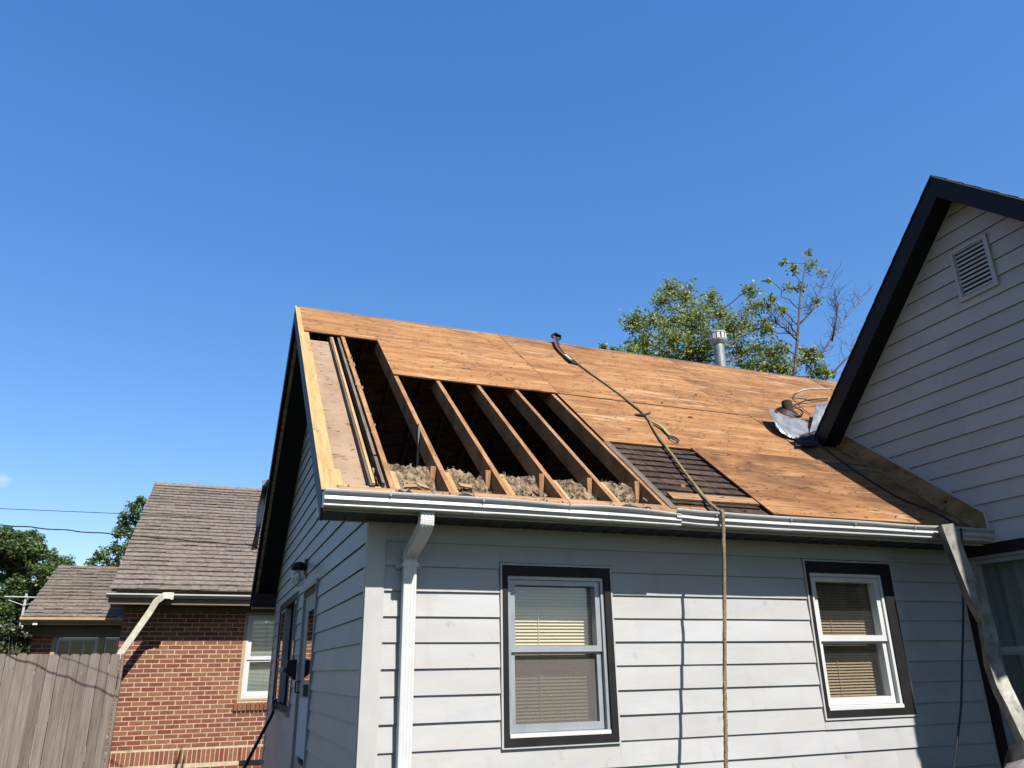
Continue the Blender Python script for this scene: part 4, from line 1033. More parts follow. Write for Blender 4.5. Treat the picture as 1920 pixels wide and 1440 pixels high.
# gutter and fascia of the brick house
GZ = atY(300, 1113, EY - .1).z
mb = MB().prism([(EY - .10, GZ), (EY - .10, GZ - .022), (EY - .06, GZ - .05), (EY - .045, GZ - .065), (EY, GZ - .065), (EY, GZ), (EY - .012, GZ), (EY - .012, GZ - .05), (EY - .05, GZ - .04), (EY - .085, GZ - .02), (EY - .085, GZ)], lambda u, z, d: Vector((d, u, z)), RXL - .03, 3.5)
obj('gutter', mb, M['trim'], bh)
obj('fascia', MB().box(RXL, 3.5, EY + .006, EY + .03, GZ - .16, GZ - .005), M['taupe'], bh)
obj('soffit', MB().box(RXL, 3.5, EY + .031, BY - .012, GZ - .15, GZ - .14), M['taupe'], bh)
obj('frieze_board', MB().box(BXL - .01, 3.5, BY - .03, BY - .0125, GZ - .235, GZ - .151), M['taupe'], bh)
# loose downspout leaning away from the wall
a = atY(322, 1117, EY - .12); b = atY(308, 1117, EY - .14); c = atY(293, 1128, EY - .10); d = atY(282, 1146, EY - .06); e = atY(222, 1232, EY + .03); e2 = e + (e - d) * .8
pth = [a, a.lerp(b, .6), b, b.lerp(c, .5), c, c.lerp(d, .5), d, d.lerp(e, .5), e, e2]
ds = obj('loose_downspout', MB().sweep([rect_ring(p, Vector((0, 1, 0)), (pth[min(i + 1, 9)] - pth[max(i - 1, 0)]).normalized().cross(Vector((0, 1, 0))).normalized(), .034, .048, .002) for i, p in enumerate(pth)]), M['creampipe'], bh)
obj('outlet', MB().box(a.x - .01, a.x + .03, a.y - .04, a.y + .04, a.z - .06, a.z + .045), M['creampipe'], ds)

# wing
WY = 10.9; WEY = 10.5
wz = atY(130, 1158, WEY).z; wxl = atY(40, 1160, WEY).x; wxr = BXL + .12
wry = 12.95; wrz = atY(160, 1063, wry).z
ws = (wrz - wz) / (wry - WEY); wth = math.atan(ws); wnn = Vector((0, -math.sin(wth), math.cos(wth)))
def WP(X, Y, h): return Vector((X, Y, wz + ws * (Y - WEY))) + wnn * h
courses(WP, wxl, wxr, WEY - .02, wry, 16, bh)
obj('wing_roof_deck', MB().hexa([WP(wxl + .02, WEY + .02, -.05), WP(wxr, WEY + .02, -.05), WP(wxr, wry, -.05), WP(wxl + .02, wry, -.05), WP(wxl + .02, WEY + .02, -.004), WP(wxr, WEY + .02, -.004), WP(wxr, wry, -.004), WP(wxl + .02, wry, -.004)]), M['taupe'], bh)
mb = MB().hexa([(wxl, wry, wrz - .05), (wxr, wry, wrz - .05), (wxr, wry + 2, wrz - 1.1), (wxl, wry + 2, wrz - 1.1), (wxl, wry, wrz + .01), (wxr, wry, wrz + .01), (wxr, wry + 2, wrz - 1.04), (wxl, wry + 2, wrz - 1.04)]); obj('wing_rear_roof', mb, M['roofsh'], bh)
obj('wing_gutter', MB().prism([(WEY - .09, wz - .0), (WEY - .09, wz - .04), (WEY - .05, wz - .08), (WEY, wz - .08), (WEY, wz - .01), (WEY - .02, wz - .05), (WEY - .075, wz - .0)], lambda u, z, d: Vector((d, u, z)), wxl - .01, wxr), M['cream'], bh)
obj('wing_fascia', MB().box(wxl, wxr, WEY + .005, WEY + .03, wz - .12, wz), M['cream'], bh)
wfn = lambda u, z, d: Vector((u, WY - d, z))
wwl = atY(61, 1195, WY).x; hz1 = atY(100, 1175, WY).z; hz0 = atY(100, 1191, WY).z
obj('wing_header', MB().box(wwl - .05, wxr, WY - .045, WY - .012, hz0, wz - .1), M['taupe'], bh)
obj('wing_soffit', MB().box(wxl, wxr, WEY + .03, WY, wz - .12, wz - .10), M['taupe'], bh)
wcx = atY(96, 1215, WY).x; ww0 = atY(104, 1215, WY).x; ww1 = atY(182, 1215, WY).x; wp1 = atY(194, 1215, WY).x; wtop = atY(140, 1199, WY).z
obj('wing_wall', MB().box(wwl, wcx, WY - .002, WY + .1, -.05, hz0).box(wwl, wwl + .1, WY + .1, WY + 3, -.05, hz0), M['brickwhite'], bh)
z = hz0 - .01; rw = 0
while z > 0.9:
    for (p, q) in ([(wwl, wwl + .095), (wwl + .106, wcx - .002)] if rw % 2 else [(wwl, wwl + .16), (wwl + .171, wcx - .002)]):
        share('brick', brick_mesh(q - p, .0577, rw % 4), ((p + q) / 2, WY, z - .029), bh)
    z -= BHt; rw += 1
obj('wing_post', MB().box(wcx, ww0 - .0, WY - .03, WY + .06, .2, hz0 - .002), M['cream'], bh)
obj('wing_post', MB().box(ww1, wp1, WY - .03, WY + .06, .2, hz0 - .002), M['cream'], bh)
obj('wing_lintel', MB().box(wcx, wxr, WY - .034, WY + .06, wtop + .03, hz0 - .001), M['taupe'], bh)
for (a, b) in ((ww0 + .002, ww1 - .002), (wp1 + .002, wp1 + .62)):
    zb_ = .9
    ww = obj('wing_window', rects_mesh(frame_rects(a, b, zb_, wtop + .026, .045, .045, .045, .05), wfn, -0.06, 0.0), M['alu'], bh)
    for k in (1, 2): 
        u = a + (b - a) * k / 3; obj('muntin', rects_mesh([(u - .009, u + .009, zb_ + .05, wtop - .02)], wfn, -.03, -.012), M['white'], ww)
    for k in range(3):
        u = a + .045 + (b - a - .09) * k / 3; obj('pane', rects_mesh([(u, u + (b - a - .09) / 3, zb_ + .05, wtop - .018)], wfn, -.036, -.032), M['glass_dark'], ww)
    obj('dark_back', rects_mesh([(a, b, zb_, wtop + .02)], wfn, -0.30, -0.28), M['dark'], ww)
fl = atY(66, 1167, WEY - .04)
obj('flood_light', MB().box(fl.x - .035, fl.x + .035, fl.y, fl.y + .06, fl.z - .04, fl.z + .03), M['white'], bh)

# ================================================================== fence
FY = 8.6
fence = thing('wooden_fence', (-3, FY, 0), 'weathered grey dog-ear board fence in front of the brick house', 'fence')
xr = atY(226, 1228, FY).x; ftop = atY(120, 1226, FY).z
bwid = (atY(228, 1227, FY).x - atY(14, 1226, FY).x) / 11
for i in range(18):
    x1 = xr - i * bwid; x0 = x1 - bwid + random.uniform(.003, .008)
    zt = ftop + random.uniform(-.012, .012); c = .028; dy = random.uniform(-.006, .004); ln = random.uniform(-.004, .004)
    if i == 5: dy = .012
    mb = MB().prism([(x0 + ln, 0.03), (x1 + ln, 0.03), (x1, zt - c), (x1 - c * .55, zt - c * .25), (x1 - c * 1.2, zt), (x0 + c * 1.2, zt), (x0 + c * .55, zt - c * .25), (x0, zt - c)], lambda u, z, d: Vector((u, FY + d, z)), dy - .009, dy + .009)
    obj('fence_board', mb, M['fence'], fence)
for z in (0.4, 1.05, 1.6): obj('rail', MB().box(xr - 18 * bwid, xr, FY + .022, FY + .060, z - .045, z + .045), M['fence'], fence)
obj('post', MB().box(xr + .012, xr + .058, FY - .02, FY + .08, 0, ftop - .01), M['fence'], fence)
for i in (9, 17): obj('post', MB().box(xr - i * bwid - .045, xr - i * bwid + .045, FY + .062, FY + .15, 0, ftop - .05), M['fence'], fence)

# ================================================================== overhead wires
SV = Vector((0.22, -1.0, 1.10))
def wire_from_shadow(pa, line):       # fence pixel + image line y = a + b x -> point on the wire
    F = atY(pa[0], pa[1], FY - .01); lo, hi = 0.2, 6.0
    def err(t):
        d = F + SV * t - CAM; zc = d.dot(FW); X = 960 + FPX * d.dot(RT) / zc; Y = 720 - FPX * d.dot(UP) / zc
        return Y - (line[0] + line[1] * X)
    for _ in range(50):
        mdl = (lo + hi) / 2
        if err(mdl) > 0: lo = mdl
        else: hi = mdl
    return F + SV * lo
c1, c2 = wire_from_shadow((0, 1222), (984, .083)), wire_from_shadow((205, 1301), (984, .083))
dv = (c2 - c1)
pts = []
for i in range(120):
    t = -3.0 + 5.0 * i / 119; p = c1 + dv * t
    if p.x > -0.40: break
    p = p + Vector((0, 0, .0)) + Vector((0, .007 * math.sin(i * .9), .007 * math.sin(i * .9)))
    pts.append(p)
pts.append(Vector((-0.36, pts[-1].y + .1, pts[-1].z - .01)))
cable = tag(obj('service_cable', MB().tube(pts, .008, 6, twist=22, lobes=3, lobe=.25), M['rubber'], smooth=True), 'thick twisted black cable running from the left to the dark rake', 'cable')
c1, c2 = wire_from_shadow((118, 1231), (953.5, .042)), wire_from_shadow((221, 1272), (953.5, .042))
a = c1 + (c2 - c1) * -3.5; b = c1 + (c2 - c1) * 1.6
tag(obj('utility_wire', MB().tube([a.lerp(b, i / 20) for i in range(21)], .0045, 6), M['rubber'], smooth=True), 'thin black wire crossing the sky above the left trees', 'wire')

# small antenna mast behind the wing
q = atY(49, 1118, 17.5)
pole = thing('antenna_mast', (q.x, 17.5, 0), 'pale mast with crossbar beside the low wing roof', 'antenna')
obj('mast', MB().tube([(q.x, 17.5, 0), (q.x, 17.5, q.z + .06)], .03, 8), M['trim'], pole)
obj('crossbar', MB().tube([(q.x - .45, 17.45, q.z - .02), (q.x + .45, 17.45, q.z - .03)], .016, 8), M['trim'], pole)
obj('brace', MB().tube([(q.x - .35, 17.45, q.z - .10), (q.x, 17.45, q.z - .22), (q.x + .35, 17.45, q.z - .1)], .010, 6), M['trim'], pole)

# ================================================================== trees
def leaf_quads(mb, c, r, n, size, rng, flat=.8):
    for _ in range(n):
        while True:
            p = Vector((rng.uniform(-1, 1), rng.uniform(-1, 1), rng.uniform(-1, 1)))
            if p.length < 1: break
        p = p * (p.length ** .3 if p.length > 0 else 1)
        p = c + Vector((p.x * r, p.y * r, p.z * r * flat))
        s = size * rng.uniform(.6, 1.25)
        a = Vector((rng.gauss(0, 1), rng.gauss(0, 1), rng.gauss(0, .6))).normalized(); b = a.cross(Vector((rng.gauss(0, 1), rng.gauss(0, 1), rng.gauss(0, 1)))).normalized() * s * .32
        a = a * s * .5
        mb.add([p - a, p + b + a * .1, p + a, p - b + a * .1], [(0, 1, 2), (0, 2, 3)])
def limb(mb, a, b, r0, r1, rng, n=6, wob=.06):
    L_ = (b - a).length; pts = []
    for i in range(n + 1):
        t = i / n; p = a.lerp(b, t)
        if 0 < i < n: p = p + Vector((rng.gauss(0, wob), rng.gauss(0, wob), rng.gauss(0, wob * .5))) * L_ * .5
        p = p + Vector((0, 0, -.08 * L_ * math.sin(math.pi * t) * .5))
        pts.append(p)
    mb.tube(pts, [r0 + (r1 - r0) * i / n for i in range(n + 1)], 6, cap=False)
    return pts
def tree(name, label, cat, base, trunk, clusters, lm, leaf, seed, group=None, r0=.22, sub=6, twig=.012, bare=()):
    rng = random.Random(seed)
    t = thing(name, base, label, cat, group)
    wood, crown = MB(), MB()
    tr = [Vector(p) for p in trunk]
    N = len(tr)
    wood.tube(tr, [r0 * (1 - .85 * i / (N - 1)) for i in range(N)], 8)
    dens = []
    for i in range(N - 1):
        for k in range(5): dens.append((tr[i].lerp(tr[i + 1], k / 5), r0 * (1 - .85 * (i + k / 5) / (N - 1))))
    for (c, r, n) in clusters:
        c = Vector(c)
        # start at a trunk point clearly below the cluster
        best = min(dens, key=lambda d: (d[0] - c).length + max(0, d[0].z - c.z + .35 * math.hypot(d[0].x - c.x, d[0].y - c.y)) * 3)
        limb(wood, best[0], c, min(best[1] * .55, .07), twig * 1.3, rng)
        for _ in range(sub):
            e = c + Vector((rng.gauss(0, 1), rng.gauss(0, 1), rng.gauss(.25, .8))).normalized() * r * rng.uniform(.7, 1.15)
            pp = limb(wood, c + (c - e) * .15, e, twig, twig * .35, rng, 4, .12)
            per = max(1, int(n / sub * .45))
            for p in pp[1:]: leaf_quads(crown, p, r * .30, max(1, per // 4), leaf, rng)
        leaf_quads(crown, c, r, int(n * .55), leaf, rng)
    for pts in bare:
        pts = [Vector(p) for p in pts]
        wood.tube(pts, [.034 * (1 - .8 * i / (len(pts) - 1)) for i in range(len(pts))], 6)
        for i in range(1, len(pts)):
            for _ in range(8):
                a = pts[i - 1].lerp(pts[i], rng.random()); d = (pts[i] - pts[i - 1]).normalized()
                e = a + (d + Vector((rng.gauss(0, .5), rng.gauss(0, .4), abs(rng.gauss(.4, .4))))).normalized() * rng.uniform(.35, .95)
                q = limb(wood, a, e, .012, .004, rng, 4, .12)
                for _ in range(2):
                    b2 = q[rng.randrange(1, 4)]; limb(wood, b2, b2 + Vector((rng.gauss(0, .3), rng.gauss(0, .3), abs(rng.gauss(.3, .2)))), .008, .003, rng, 3, .12)
    obj('trunk', wood, M['bark'], t, smooth=True)
    obj('crown', crown, M[lm], t, recalc=False)
    return t
rg = random.Random(11)
def cl(lst, Y, spread, scale=1.0):
    out = []
    for (x, y, r, n) in lst:
        YY = Y + rg.uniform(-spread, spread); p = atY(x, y, YY); dist = (p - CAM).dot(FW); out.append((p, r * dist / FPX * scale, n))
    return out
A = [(1190, 605, 24, 260), (1208, 640, 30, 330), (1236, 668, 30, 300), (1243, 565, 22, 200), (1258, 540, 20, 170), (1285, 555, 26, 260), (1300, 595, 34, 420), (1262, 600, 30, 330), (1332, 562, 20, 170), (1350, 590, 26, 260),
     (1268, 640, 34, 400), (1325, 635, 36, 430), (1408, 545, 16, 110), (1412, 575, 22, 190), (1395, 610, 26, 250), (1432, 612, 20, 130), (1420, 650, 26, 210), (1385, 660, 30, 300), (1290, 690, 36, 380), (1340, 700, 36, 320), (1430, 690, 30, 230), (1180, 660, 22, 180), (1132, 650, 8, 40), (1152, 658, 9, 40), (1225, 600, 20, 150), (1450, 660, 24, 200), (1475, 690, 24, 190), (1405, 690, 28, 260), (1250, 690, 28, 260), (1205, 672, 22, 200), (1370, 620, 26, 240), (1440, 575, 16, 90), (1310, 660, 30, 280)]
bA = atY(1300, 700, 15.5); tA = atY(1290, 640, 15.5); tA2 = atY(1300, 570, 15.5)
tree('leafy_tree', 'bushy bright green tree rising behind the flue pipe', 'tree', (bA.x, 15.5, 0), [(bA.x, 15.5, 0), (bA.x + .2, 15.4, 4), (bA.x - .2, 15.5, 7.5), tuple(bA), tuple(tA), tuple(tA2)], cl([(x, y, r * 1.15, int(n * 2.5)) for x, y, r, n in A], 15.5, 1.3), 'leafA', .105, 21, r0=.24, sub=9)
B = [(1515, 473, 9, 30), (1522, 497, 14, 60), (1487, 507, 13, 50), (1470, 492, 9, 22), (1542, 512, 12, 46), (1478, 540, 12, 46), (1503, 540, 12, 40), (1532, 566, 11, 36), (1441, 525, 8, 22), (1446, 560, 10, 34), (1465, 583, 12, 44), (1517, 672, 26, 330), (1470, 650, 15, 70), (1452, 688, 20, 120), (1552, 700, 16, 80), (1440, 620, 13, 60), (1530, 700, 22, 160)]
b0 = atY(1489, 705, 14); b1 = atY(1497, 610, 14); b2 = atY(1500, 560, 14); b3 = atY(1508, 510, 14); b4 = atY(1514, 468, 14)
br = [[tuple(atY(1492, 680, 14)), tuple(atY(1540, 665, 14.2)), tuple(atY(1575, 610, 14.3)), tuple(atY(1622, 552, 14.4))], [tuple(atY(1560, 640, 14.2)), tuple(atY(1570, 590, 14.0)), tuple(atY(1563, 545, 13.8))], [tuple(atY(1497, 640, 14)), tuple(atY(1470, 615, 13.8)), tuple(atY(1445, 600, 13.6))], [tuple(b1), tuple(atY(1525, 580, 14.1)), tuple(atY(1545, 530, 14.2))], [tuple(atY(1478, 705, 14.3)), tuple(atY(1452, 610, 14.4))], [tuple(atY(1540, 720, 14.3)), tuple(atY(1600, 660, 14.4)), tuple(atY(1640, 620, 14.5))]]
tree('sparse_tree', 'thin half-bare tree with dark limbs beside the right gable', 'tree', (b0.x, 14, 0), [(b0.x + .1, 14, 0), (b0.x + .2, 14, 5), tuple(b0), tuple(b1), tuple(b2), tuple(b3), tuple(b4)], cl([(x, y, r * 1.1, int(n * 1.9)) for x, y, r, n in B], 14, .7), 'leafA', .12, 5, r0=.075, sub=5, twig=.009, bare=br)
T1 = []
for _ in range(56):
    a = rg.uniform(0, 1); x = rg.uniform(-90, 108); top = 985 + max(0, x - 40) ** 1.25 * .24 + (10 if x < -20 else 0)
    y = rg.uniform(top + 14, 1245); r = rg.uniform(20, 32); T1.append((x, y, r, 900))
for _ in range(10): T1.append((rg.uniform(10, 85), rg.uniform(1180, 1262), 20, 500))
for x in range(-80, 125, 14): T1.append((x, 1000 + max(0, x - 30) ** 1.3 * .22 + rg.uniform(-4, 8), 16, 430))
t1 = atY(20, 1200, 25)
tree('dark_tree', 'dense dark green tree at the left edge behind the wing', 'tree', (t1.x, 25, 0), [(t1.x, 25, 0), (t1.x, 25, 2), (t1.x, 25, 4), (t1.x, 25, 6)], cl([(x, y, r, int(n * 1.4)) for x, y, r, n in T1], 25, 1.6), 'leafD', .10, 8, r0=.3, sub=5)
T2 = [(265, 940, 12, 90), (250, 955, 16, 130), (235, 970, 14, 110), (270, 975, 24, 300), (255, 1000, 24, 300), (225, 1000, 16, 120), (215, 1030, 18, 150), (245, 1035, 26, 380), (190, 1045, 16, 140), (172, 1055, 12, 80), (210, 1062, 22, 260), (280, 1020, 30, 380), (180, 1075, 16, 120), (232, 985, 14, 90), (165, 1070, 9, 40), (300, 960, 24, 200), (320, 1000, 30, 200), (240, 1080, 30, 260)]
t2 = atY(262, 1060, 19)
tree('mid_green_tree', 'light green tree between the two brown shingle roofs', 'tree', (t2.x, 19, 0), [(t2.x, 19, 0), (t2.x, 19, 2), tuple(t2), tuple(atY(268, 990, 19)), tuple(atY(268, 950, 19))], cl([(x, y, r, n * 2) for x, y, r, n in T2], 19, .8), 'leafM', .095, 9, r0=.16, sub=7)
S_ = [(rg.uniform(-40, 50), rg.uniform(1182, 1240), rg.uniform(14, 20), 200) for _ in range(26)] + [(x, 1178 + abs(x - 20) * .25, 12, 120) for x in range(-40, 56, 10)]
s0 = atY(20, 1235, 10.9)
tree('garden_shrub', 'pale leafy shrub behind the left end of the fence', 'shrub', (s0.x, 10.9, 0), [(s0.x, 10.9, 0), (s0.x, 10.9, .8), (s0.x, 10.9, 1.5)], cl(S_, 10.9, .35), 'leafS', .06, 14, r0=.05, sub=4, twig=.006)

# ================================================================== things on and around the house
# safety rope
h = .014
lip = atY(1353, 952, -.445)
RPTS = [atR(1083, 682, h), atR(1145, 727, h), atR(1206, 775, h), atR(1228, 808, h), atR(1252, 842, h), atR(1290, 893, h + .004), atR(1325, 938, h + .01), Vector((lip.x, -.405, 2.632)), Vector((lip.x, -.448, 2.605)), atY(1357, 1010, -.452), atY(1358, 1120, -.46), atY(1359, 1250, -.47), atY(1360, 1350, -.48), atY(1361, 1445, -.49), atY(1362, 1520, -.50)]
pth = smooth(RPTS, 14)
pth = [p + Vector((.007, .004, 0)) * (noise.noise(Vector((p.z * 3.1, p.y * 2, 0))) + .5 * noise.noise(Vector((p.z * 9, p.y * 7, 3)))) for p in pth]
rope = tag(obj('safety_rope', MB().tube(pth, .0125, 12, twist=70, lobes=3, lobe=.16), M['rope'], smooth=True), 'tan safety rope running down the roof and hanging over the gutter', 'rope')
a0 = RP(atR(1038, 640).x, RY, .02)
pa = [atR(1036, 640, .05) , atR(1048, 652, .03), atR(1062, 668, .02), atR(1076, 680, .016), atR(1084, 683, .014)]
pa[0] = Vector((a0.x, RY - .03, RZ + .06))
def strap(pts, w, th=.004, up=NRM):
    rings = []
    for i, p in enumerate(pts):
        t = (pts[min(i + 1, len(pts) - 1)] - pts[max(i - 1, 0)]).normalized(); s = t.cross(up).normalized() * w; n = up * th
        rings.append([p - s - n, p + s - n, p + s + n, p - s + n])
    return MB().sweep(rings)
obj('anchor_strap', strap(smooth(pa, 6), .022), M['webbing'], rope)
obj('red_strap', strap([p + Vector((-.035, -.01, .004)) for p in smooth(pa[:4], 5)], .012), M['redweb'], rope)
obj('yellow_cord', MB().tube([p + Vector((.035, .0, .012)) for p in smooth(pa[2:], 8)], .012, 8, twist=60, lobes=3, lobe=.3), M['yellowweb'], rope)
obj('energy_absorber', strap([pa[2] + Vector((-.03, -.02, .01)), pa[3] + Vector((-.05, -.04, .012)), pa[3] + Vector((-.02, -.07, .01))], .017, .007), M['trim'], rope)
def ring(c, ax, ay, r1, r2, tr, n=20):
    return MB().tube([c + ax * (r1 * math.cos(2 * math.pi * k / n)) + ay * (r2 * math.sin(2 * math.pi * k / n)) for k in range(n + 1)], tr, 8, cap=False)
TS = Vector((0, math.cos(TH), math.sin(TH)))
obj('anchor_ring', ring(pa[0] + Vector((0, 0, .01)), Vector((1, 0, 0)), Vector((0, .5, .85)).normalized(), .06, .05, .014), M['webbing'], rope)
obj('anchor_hook', MB().tube([pa[0] + Vector((-.06, -.02, -.02)), pa[0] + Vector((-.05, 0, .04)), pa[0] + Vector((.0, .01, .07)), pa[0] + Vector((.05, 0, .04))], .012, 8), M['webbing'], rope)
obj('thimble', lathe([(.02, -.01), (.045, 0), (.02, .012)], pa[0] + Vector((.02, -.02, .02)), 12), M['webbing'], rope)
kk = atR(1208, 778, .02)
obj('rope_grab', strap([kk + Vector((-.05, .03, .005)), kk, kk + Vector((.04, -.05, .01))], .018, .010), M['steel'], rope)
obj('grab_plate', strap([kk + Vector((-.09, .02, 0)), kk + Vector((-.02, .0, .0))], .022, .004), M['webbing'], rope)
ln = smooth([atR(1222, 790, .02), atR(1240, 800, .022), atR(1252, 812, .018), atR(1258, 818, .016)], 6)
obj('lanyard', strap(ln, .017, .006), M['yellowweb'], rope)
cc = atR(1264, 822, .02)
dirv = (atR(1274, 828) - atR(1255, 816)).normalized(); sidev = dirv.cross(NRM)
obj('carabiner', ring(cc, dirv, sidev, .058, .028, .009), M['steel'], rope)

# small dark chips lying on the plywood
for (x, y, s, lab) in ((1294, 782, .019, 'largest dark shingle chip on the plywood, right of the rope hook'), (1241, 755, .011, 'small dark chip on the plywood just upslope of the rope grab'), (1305, 740, .012, 'small dark chip on the plywood nearest the ridge seam')):
    p = atR(x, y, .008); mb = MB().hexa([p + Vector((-s * 1.6, -s * .5, -.004)), p + Vector((s * 1.5, -s * .7, -.004)), p + Vector((s * 1.8, s * .5, 0)), p + Vector((-s, s * .6, 0)), p + Vector((-s * 1.2, -s * .3, .006)), p + Vector((s, -s * .4, .007)), p + Vector((s * 1.2, s * .3, .01)), p + Vector((-s * .7, s * .4, .01))])
    tag(obj('shingle_chip', mb, M['shake']), lab, 'debris', 'chips scattered on the plywood')

# curled sheet metal flashing
def rw_(X, Y, h_): return RP(X, Y, h_)
ctrl = [[(4.62, 1.98, .16), (4.80, 1.86, .05), (4.98, 1.80, .03), (5.14, 1.78, .05)],
        [(4.60, 1.80, .10), (4.76, 1.66, .035), (4.95, 1.58, .02), (5.12, 1.60, .03)],
        [(4.63, 1.62, .06), (4.74, 1.46, .04), (4.90, 1.38, .015), (5.05, 1.40, .03)],
        [(4.70, 1.44, .03), (4.76, 1.32, .03), (4.88, 1.22, .02), (5.02, 1.22, .02)]]
cor = [atR(1441, 768, .17), atR(1463, 800, .07), atR(1475, 822, .03), atR(1510, 828, .02)]
def bez(c, t):
    b = ((1 - t) ** 3, 3 * t * (1 - t) ** 2, 3 * t * t * (1 - t), t ** 3)
    return sum((Vector(c[i]) * b[i] for i in range(4)), Vector((0, 0, 0)))
L0 = [atR(1441, 764, .17), atR(1449, 790, .12), atR(1459, 811, .05), atR(1478, 820, .02)]
L1 = [atR(1455, 776, .10), atR(1468, 800, .08), atR(1478, 815, .05), atR(1492, 824, .03)]
L2 = [atR(1478, 785, .05), atR(1492, 800, .045), atR(1500, 812, .04), atR(1508, 824, .03)]
L3 = [atR(1510, 788, .03), atR(1515, 800, .03), atR(1519, 812, .03), atR(1524, 826, .02)]
def surf(u, v):
    p = bez([bez(L0, v), bez(L1, v), bez(L2, v), bez(L3, v)], u)
    return p + NRM * (.020 * fbm(Vector((u * 4, v * 4, 2.2)), 4))
tag(obj('bent_flashing', MB().grid(surf, 24, 18), M['flash'], smooth=True, solid=.002, recalc=False), 'curled silver flashing sheet lying on the roof below the vent stub', 'sheet metal')
def surf2(u, v):
    a = atR(1516 + 20 * u, 818 - 8 * u, .03); b = atR(1530 + 22 * u, 758 - 2 * u, .16 + .05 * u)
    return a.lerp(b, v) + NRM * (.04 * math.sin(math.pi * v) + .012 * fbm(Vector((u * 4, v * 4, 7)), 3))
tag(obj('step_flashing', MB().grid(surf2, 10, 16), M['flash'], smooth=True, solid=.002, recalc=False), 'upright bent silver flashing tucked against the black rake', 'sheet metal')
mb = MB(); rr = random.Random(4)
def surf3(u, v): return atR(1492 + 42 * u, 818 + 18 * v - 12 * u * (1 - v), .035 + .05 * u * (1 - v)) + NRM * (.02 * fbm(Vector((u * 5, v * 5, 1)), 3))
tag(obj('torn_felt', MB().grid(surf3, 14, 8), M['webbing'], solid=.003, recalc=False), 'torn black felt under the foot of the black rake', 'roofing felt')
# cables around the vent stub
cb = thing('roof_cables', tuple(atR(1490, 790)), 'loose black cables looped round the vent stub on the plywood', 'cable')
obj('loop', MB().tube(smooth([atR(1518, 789, .02), atR(1490, 786, .02), atR(1462, 778, .02), atR(1455, 768, .03), atR(1468, 763, .05), atR(1486, 762, .05), atR(1505, 772, .03), atR(1498, 780, .02), atR(1480, 776, .02)], 8), .009, 8), M['rubber'], cb, smooth=True)
obj('strand', MB().tube(smooth([atR(1488, 761, .05), atR(1508, 752, .08), atR(1525, 749, .1), atR(1552, 747, .1)], 8), .008, 8), M['rubber'], cb, smooth=True)
obj('strand', MB().tube(smooth([atR(1485, 748, .03), atR(1505, 747, .06), atR(1520, 752, .05), atR(1552, 750, .08)], 8), .006, 8), M['rubber'], cb, smooth=True)
obj('strand', MB().tube(smooth([atR(1486, 748, .05), atR(1500, 762, .02), atR(1519, 777, .02)], 6), .005, 6), M['rubber'], cb, smooth=True)
tag(obj('coaxial_cable', MB().tube(smooth([atR(1486, 746, .06), atR(1492, 738, .14), atR(1508, 731, .2), atR(1530, 729, .2), atR(1556, 730, .18)], 8), .010, 8), M['coax'], smooth=True), 'white coaxial cable arching from the vent stub to the rake', 'cable')
# cable running down the roof edge and hanging over the gutter
hc = smooth([atR(1530, 828, .03), atR(1600, 880, .012), atR(1680, 930, .012), atR(1740, 955, .012), atR(1780, 975, .015), Vector((atY(1797, 985, -.40).x, -.40, 2.625)), atY(1803, 1000, -.445), atY(1804, 1060, -.44), atY(1806, 1150, -.40), atY(1804, 1240, -.36), atY(1802, 1320, -.34), atY(1795, 1385, -.34), atY(1788, 1440, -.34), atY(1780, 1520, -.34)], 10)
tag(obj('hanging_cable', MB().tube(hc, .0085, 8), M['greencable'], smooth=True), 'dark green cable hanging down the shaded end of the siding', 'cable')

# crumpled galvanised downspout
pp = [atY(1772, 985, -.50), atY(1800, 1058, -.54), atY(1826, 1122, -.58), atY(1848, 1165, -.60), atY(1856, 1205, -.62), atY(1862, 1248, -.64), atY(1878, 1290, -.68), atY(1905, 1345, -.74), atY(1935, 1405, -.80), atY(1985, 1500, -.90)]
sc_ = [(1, 1), (1, 1), (1, 1), (.92, .8), (1.1, .55), (.9, .9), (1, .95), (1, 1), (1, 1), (1, 1)]
fp, fs = [], []
for i in range(len(pp) - 1):
    for k in range(6):
        t = k / 6; fp.append(pp[i].lerp(pp[i + 1], t)); s = [sc_[i][j] * (1 - t) + sc_[i + 1][j] * t for j in (0, 1)]; w = .05 * noise.noise(Vector((i + t, 3.3, 1)) * 2.3); fs.append((s[0] + w, s[1] - w))
dpipe = spout(fp, 0.052, 0.038, M['galv'], None, 'crumpled_downspout', rib=.0, e1=Vector((.95, -.30, 0)).normalized(), scl=fs)
tag(dpipe, 'crumpled galvanised downspout leaning from the gutter at the right corner', 'downspout')

# hose from the side window
hs = smooth([(0.02, 5.55, 1.30), (-0.05, 5.5, 1.26), tuple(atY(512, 1335, 5.3)), tuple(atY(490, 1378, 5.1)), tuple(atY(462, 1432, 4.9)), tuple(atY(430, 1500, 4.7))], 8)
tag(obj('black_hose', MB().tube(hs, .019, 10), M['rubber'], smooth=True), 'black hose drooping out of the dark side window', 'hose')

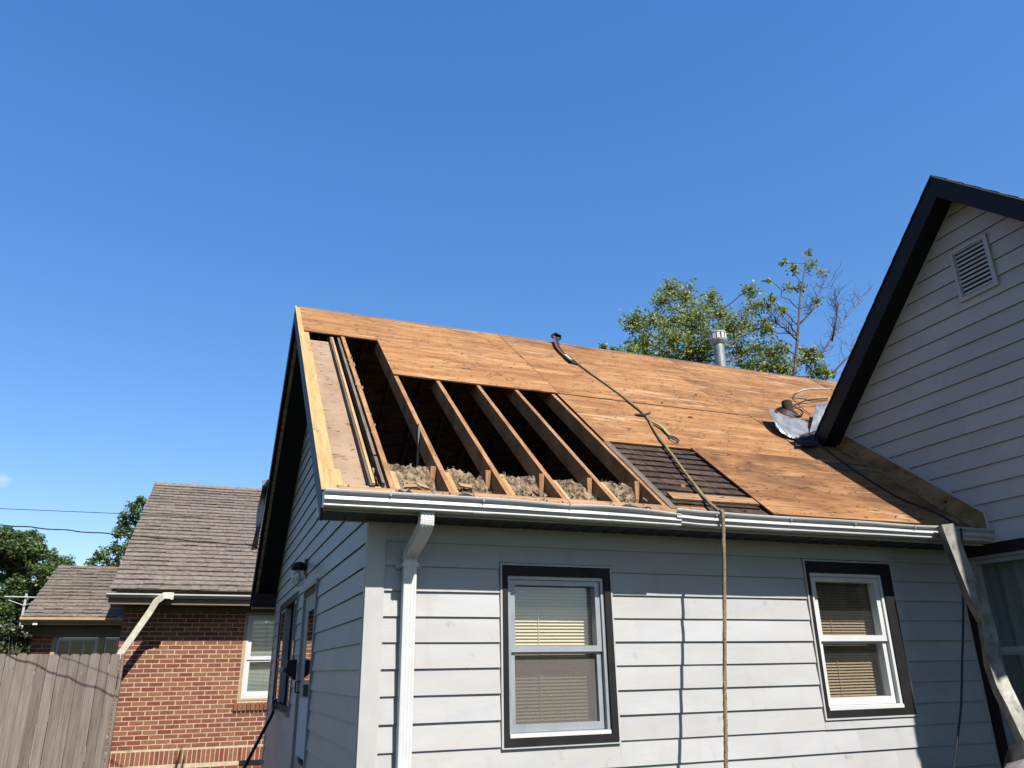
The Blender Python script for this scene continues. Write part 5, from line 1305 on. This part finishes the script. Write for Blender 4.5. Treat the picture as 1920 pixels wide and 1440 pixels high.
# underlayment strip with printed letters at the rear rake
def fs_(u, v):
    L_ = atX(492 - 20 * v + 1.5 * math.sin(v * 11), 900 + 132 * v, -.43 - .01 * math.sin(v * 9)); R_ = atX(504 - 22 * v, 899 + 131 * v, -.366)
    return L_.lerp(R_, u)
felt = tag(obj('underlayment_strip', MB().grid(fs_, 6, 24), M['felt'], smooth=True, solid=.002, recalc=False), 'grey printed underlayment strip sticking out past the black rear rake', 'underlayment')
def letters(txt, size, c, xv, yv):
    cu = bpy.data.curves.new('t', 'FONT'); cu.body = txt; cu.size = size; cu.align_x = 'CENTER'; cu.align_y = 'CENTER'; cu.extrude = .0008
    to = bpy.data.objects.new('t', cu); COL.objects.link(to)
    me = bpy.data.meshes.new_from_object(to); bpy.data.objects.remove(to)
    zv = xv.cross(yv).normalized(); mb = MB()
    mb.v = [tuple(c + xv * v.co.x + yv * v.co.y + zv * (v.co.z)) for v in me.vertices]; mb.f = [tuple(p.vertices) for p in me.polygons]
    return mb
for txt, v, s in (('TE', .70, .085), ('O', .44, .06)):
    c = fs_(.42, v); xv = (fs_(.8, v) - fs_(.2, v)).normalized(); yv = (fs_(.42, v - .05) - fs_(.42, v + .05)).normalized(); yv = (yv - xv * yv.dot(xv)).normalized(); zv = xv.cross(yv)
    mb = letters(txt, s, c + zv * (.006 if zv.y < 0 else -.006), xv, yv); obj('printed_letters', mb, M['feltink'], felt)

# cloth bundle at the lower right
bc = atY(1885, 1440, -1.2)
bd = thing('cloth_bundle', (bc.x, -1.2, 0), 'grey cloth bundle with black cover at the foot of the crumpled downspout', 'bundle')
def blob(c, rx, ry, hz, seed, n=48):
    def f(u, v):
        a = 2 * math.pi * u; e = v; r = (1 - e ** 3.2) ** .5 if e < 1 else 0
        q = Vector((math.cos(a) * r, math.sin(a) * r, e)); w = 1 + .10 * fbm(q * 1.8 + Vector((seed, 0, 0)), 4)
        return Vector((c[0] + rx * q.x * w, c[1] + ry * q.y * w, hz * e * (1 + .02 * fbm(q * 4 + Vector((seed, 2, 0)), 3))))
    return MB().grid(f, n, 30)
obj('grey_cloth', blob((bc.x + .16, -1.22), .36, .30, 1.04, 3), M['greycloth'], bd, smooth=True)
b2 = atY(1915, 1410, -.98)
obj('black_cover', blob((b2.x + .06, -.96), .24, .2, 1.115, 9), M['blackcloth'], bd, smooth=True)
for k in range(3):
    s_ = [Vector((bc.x + .05 + .09 * k, -1.44 + .10 * j - .02 * k, .93 + .035 * j - .008 * j * j)) for j in range(5)]
    obj('strap', strap(smooth(s_, 4), .012, .006, Vector((0, 0, 1))), M['blackcloth'], bd)
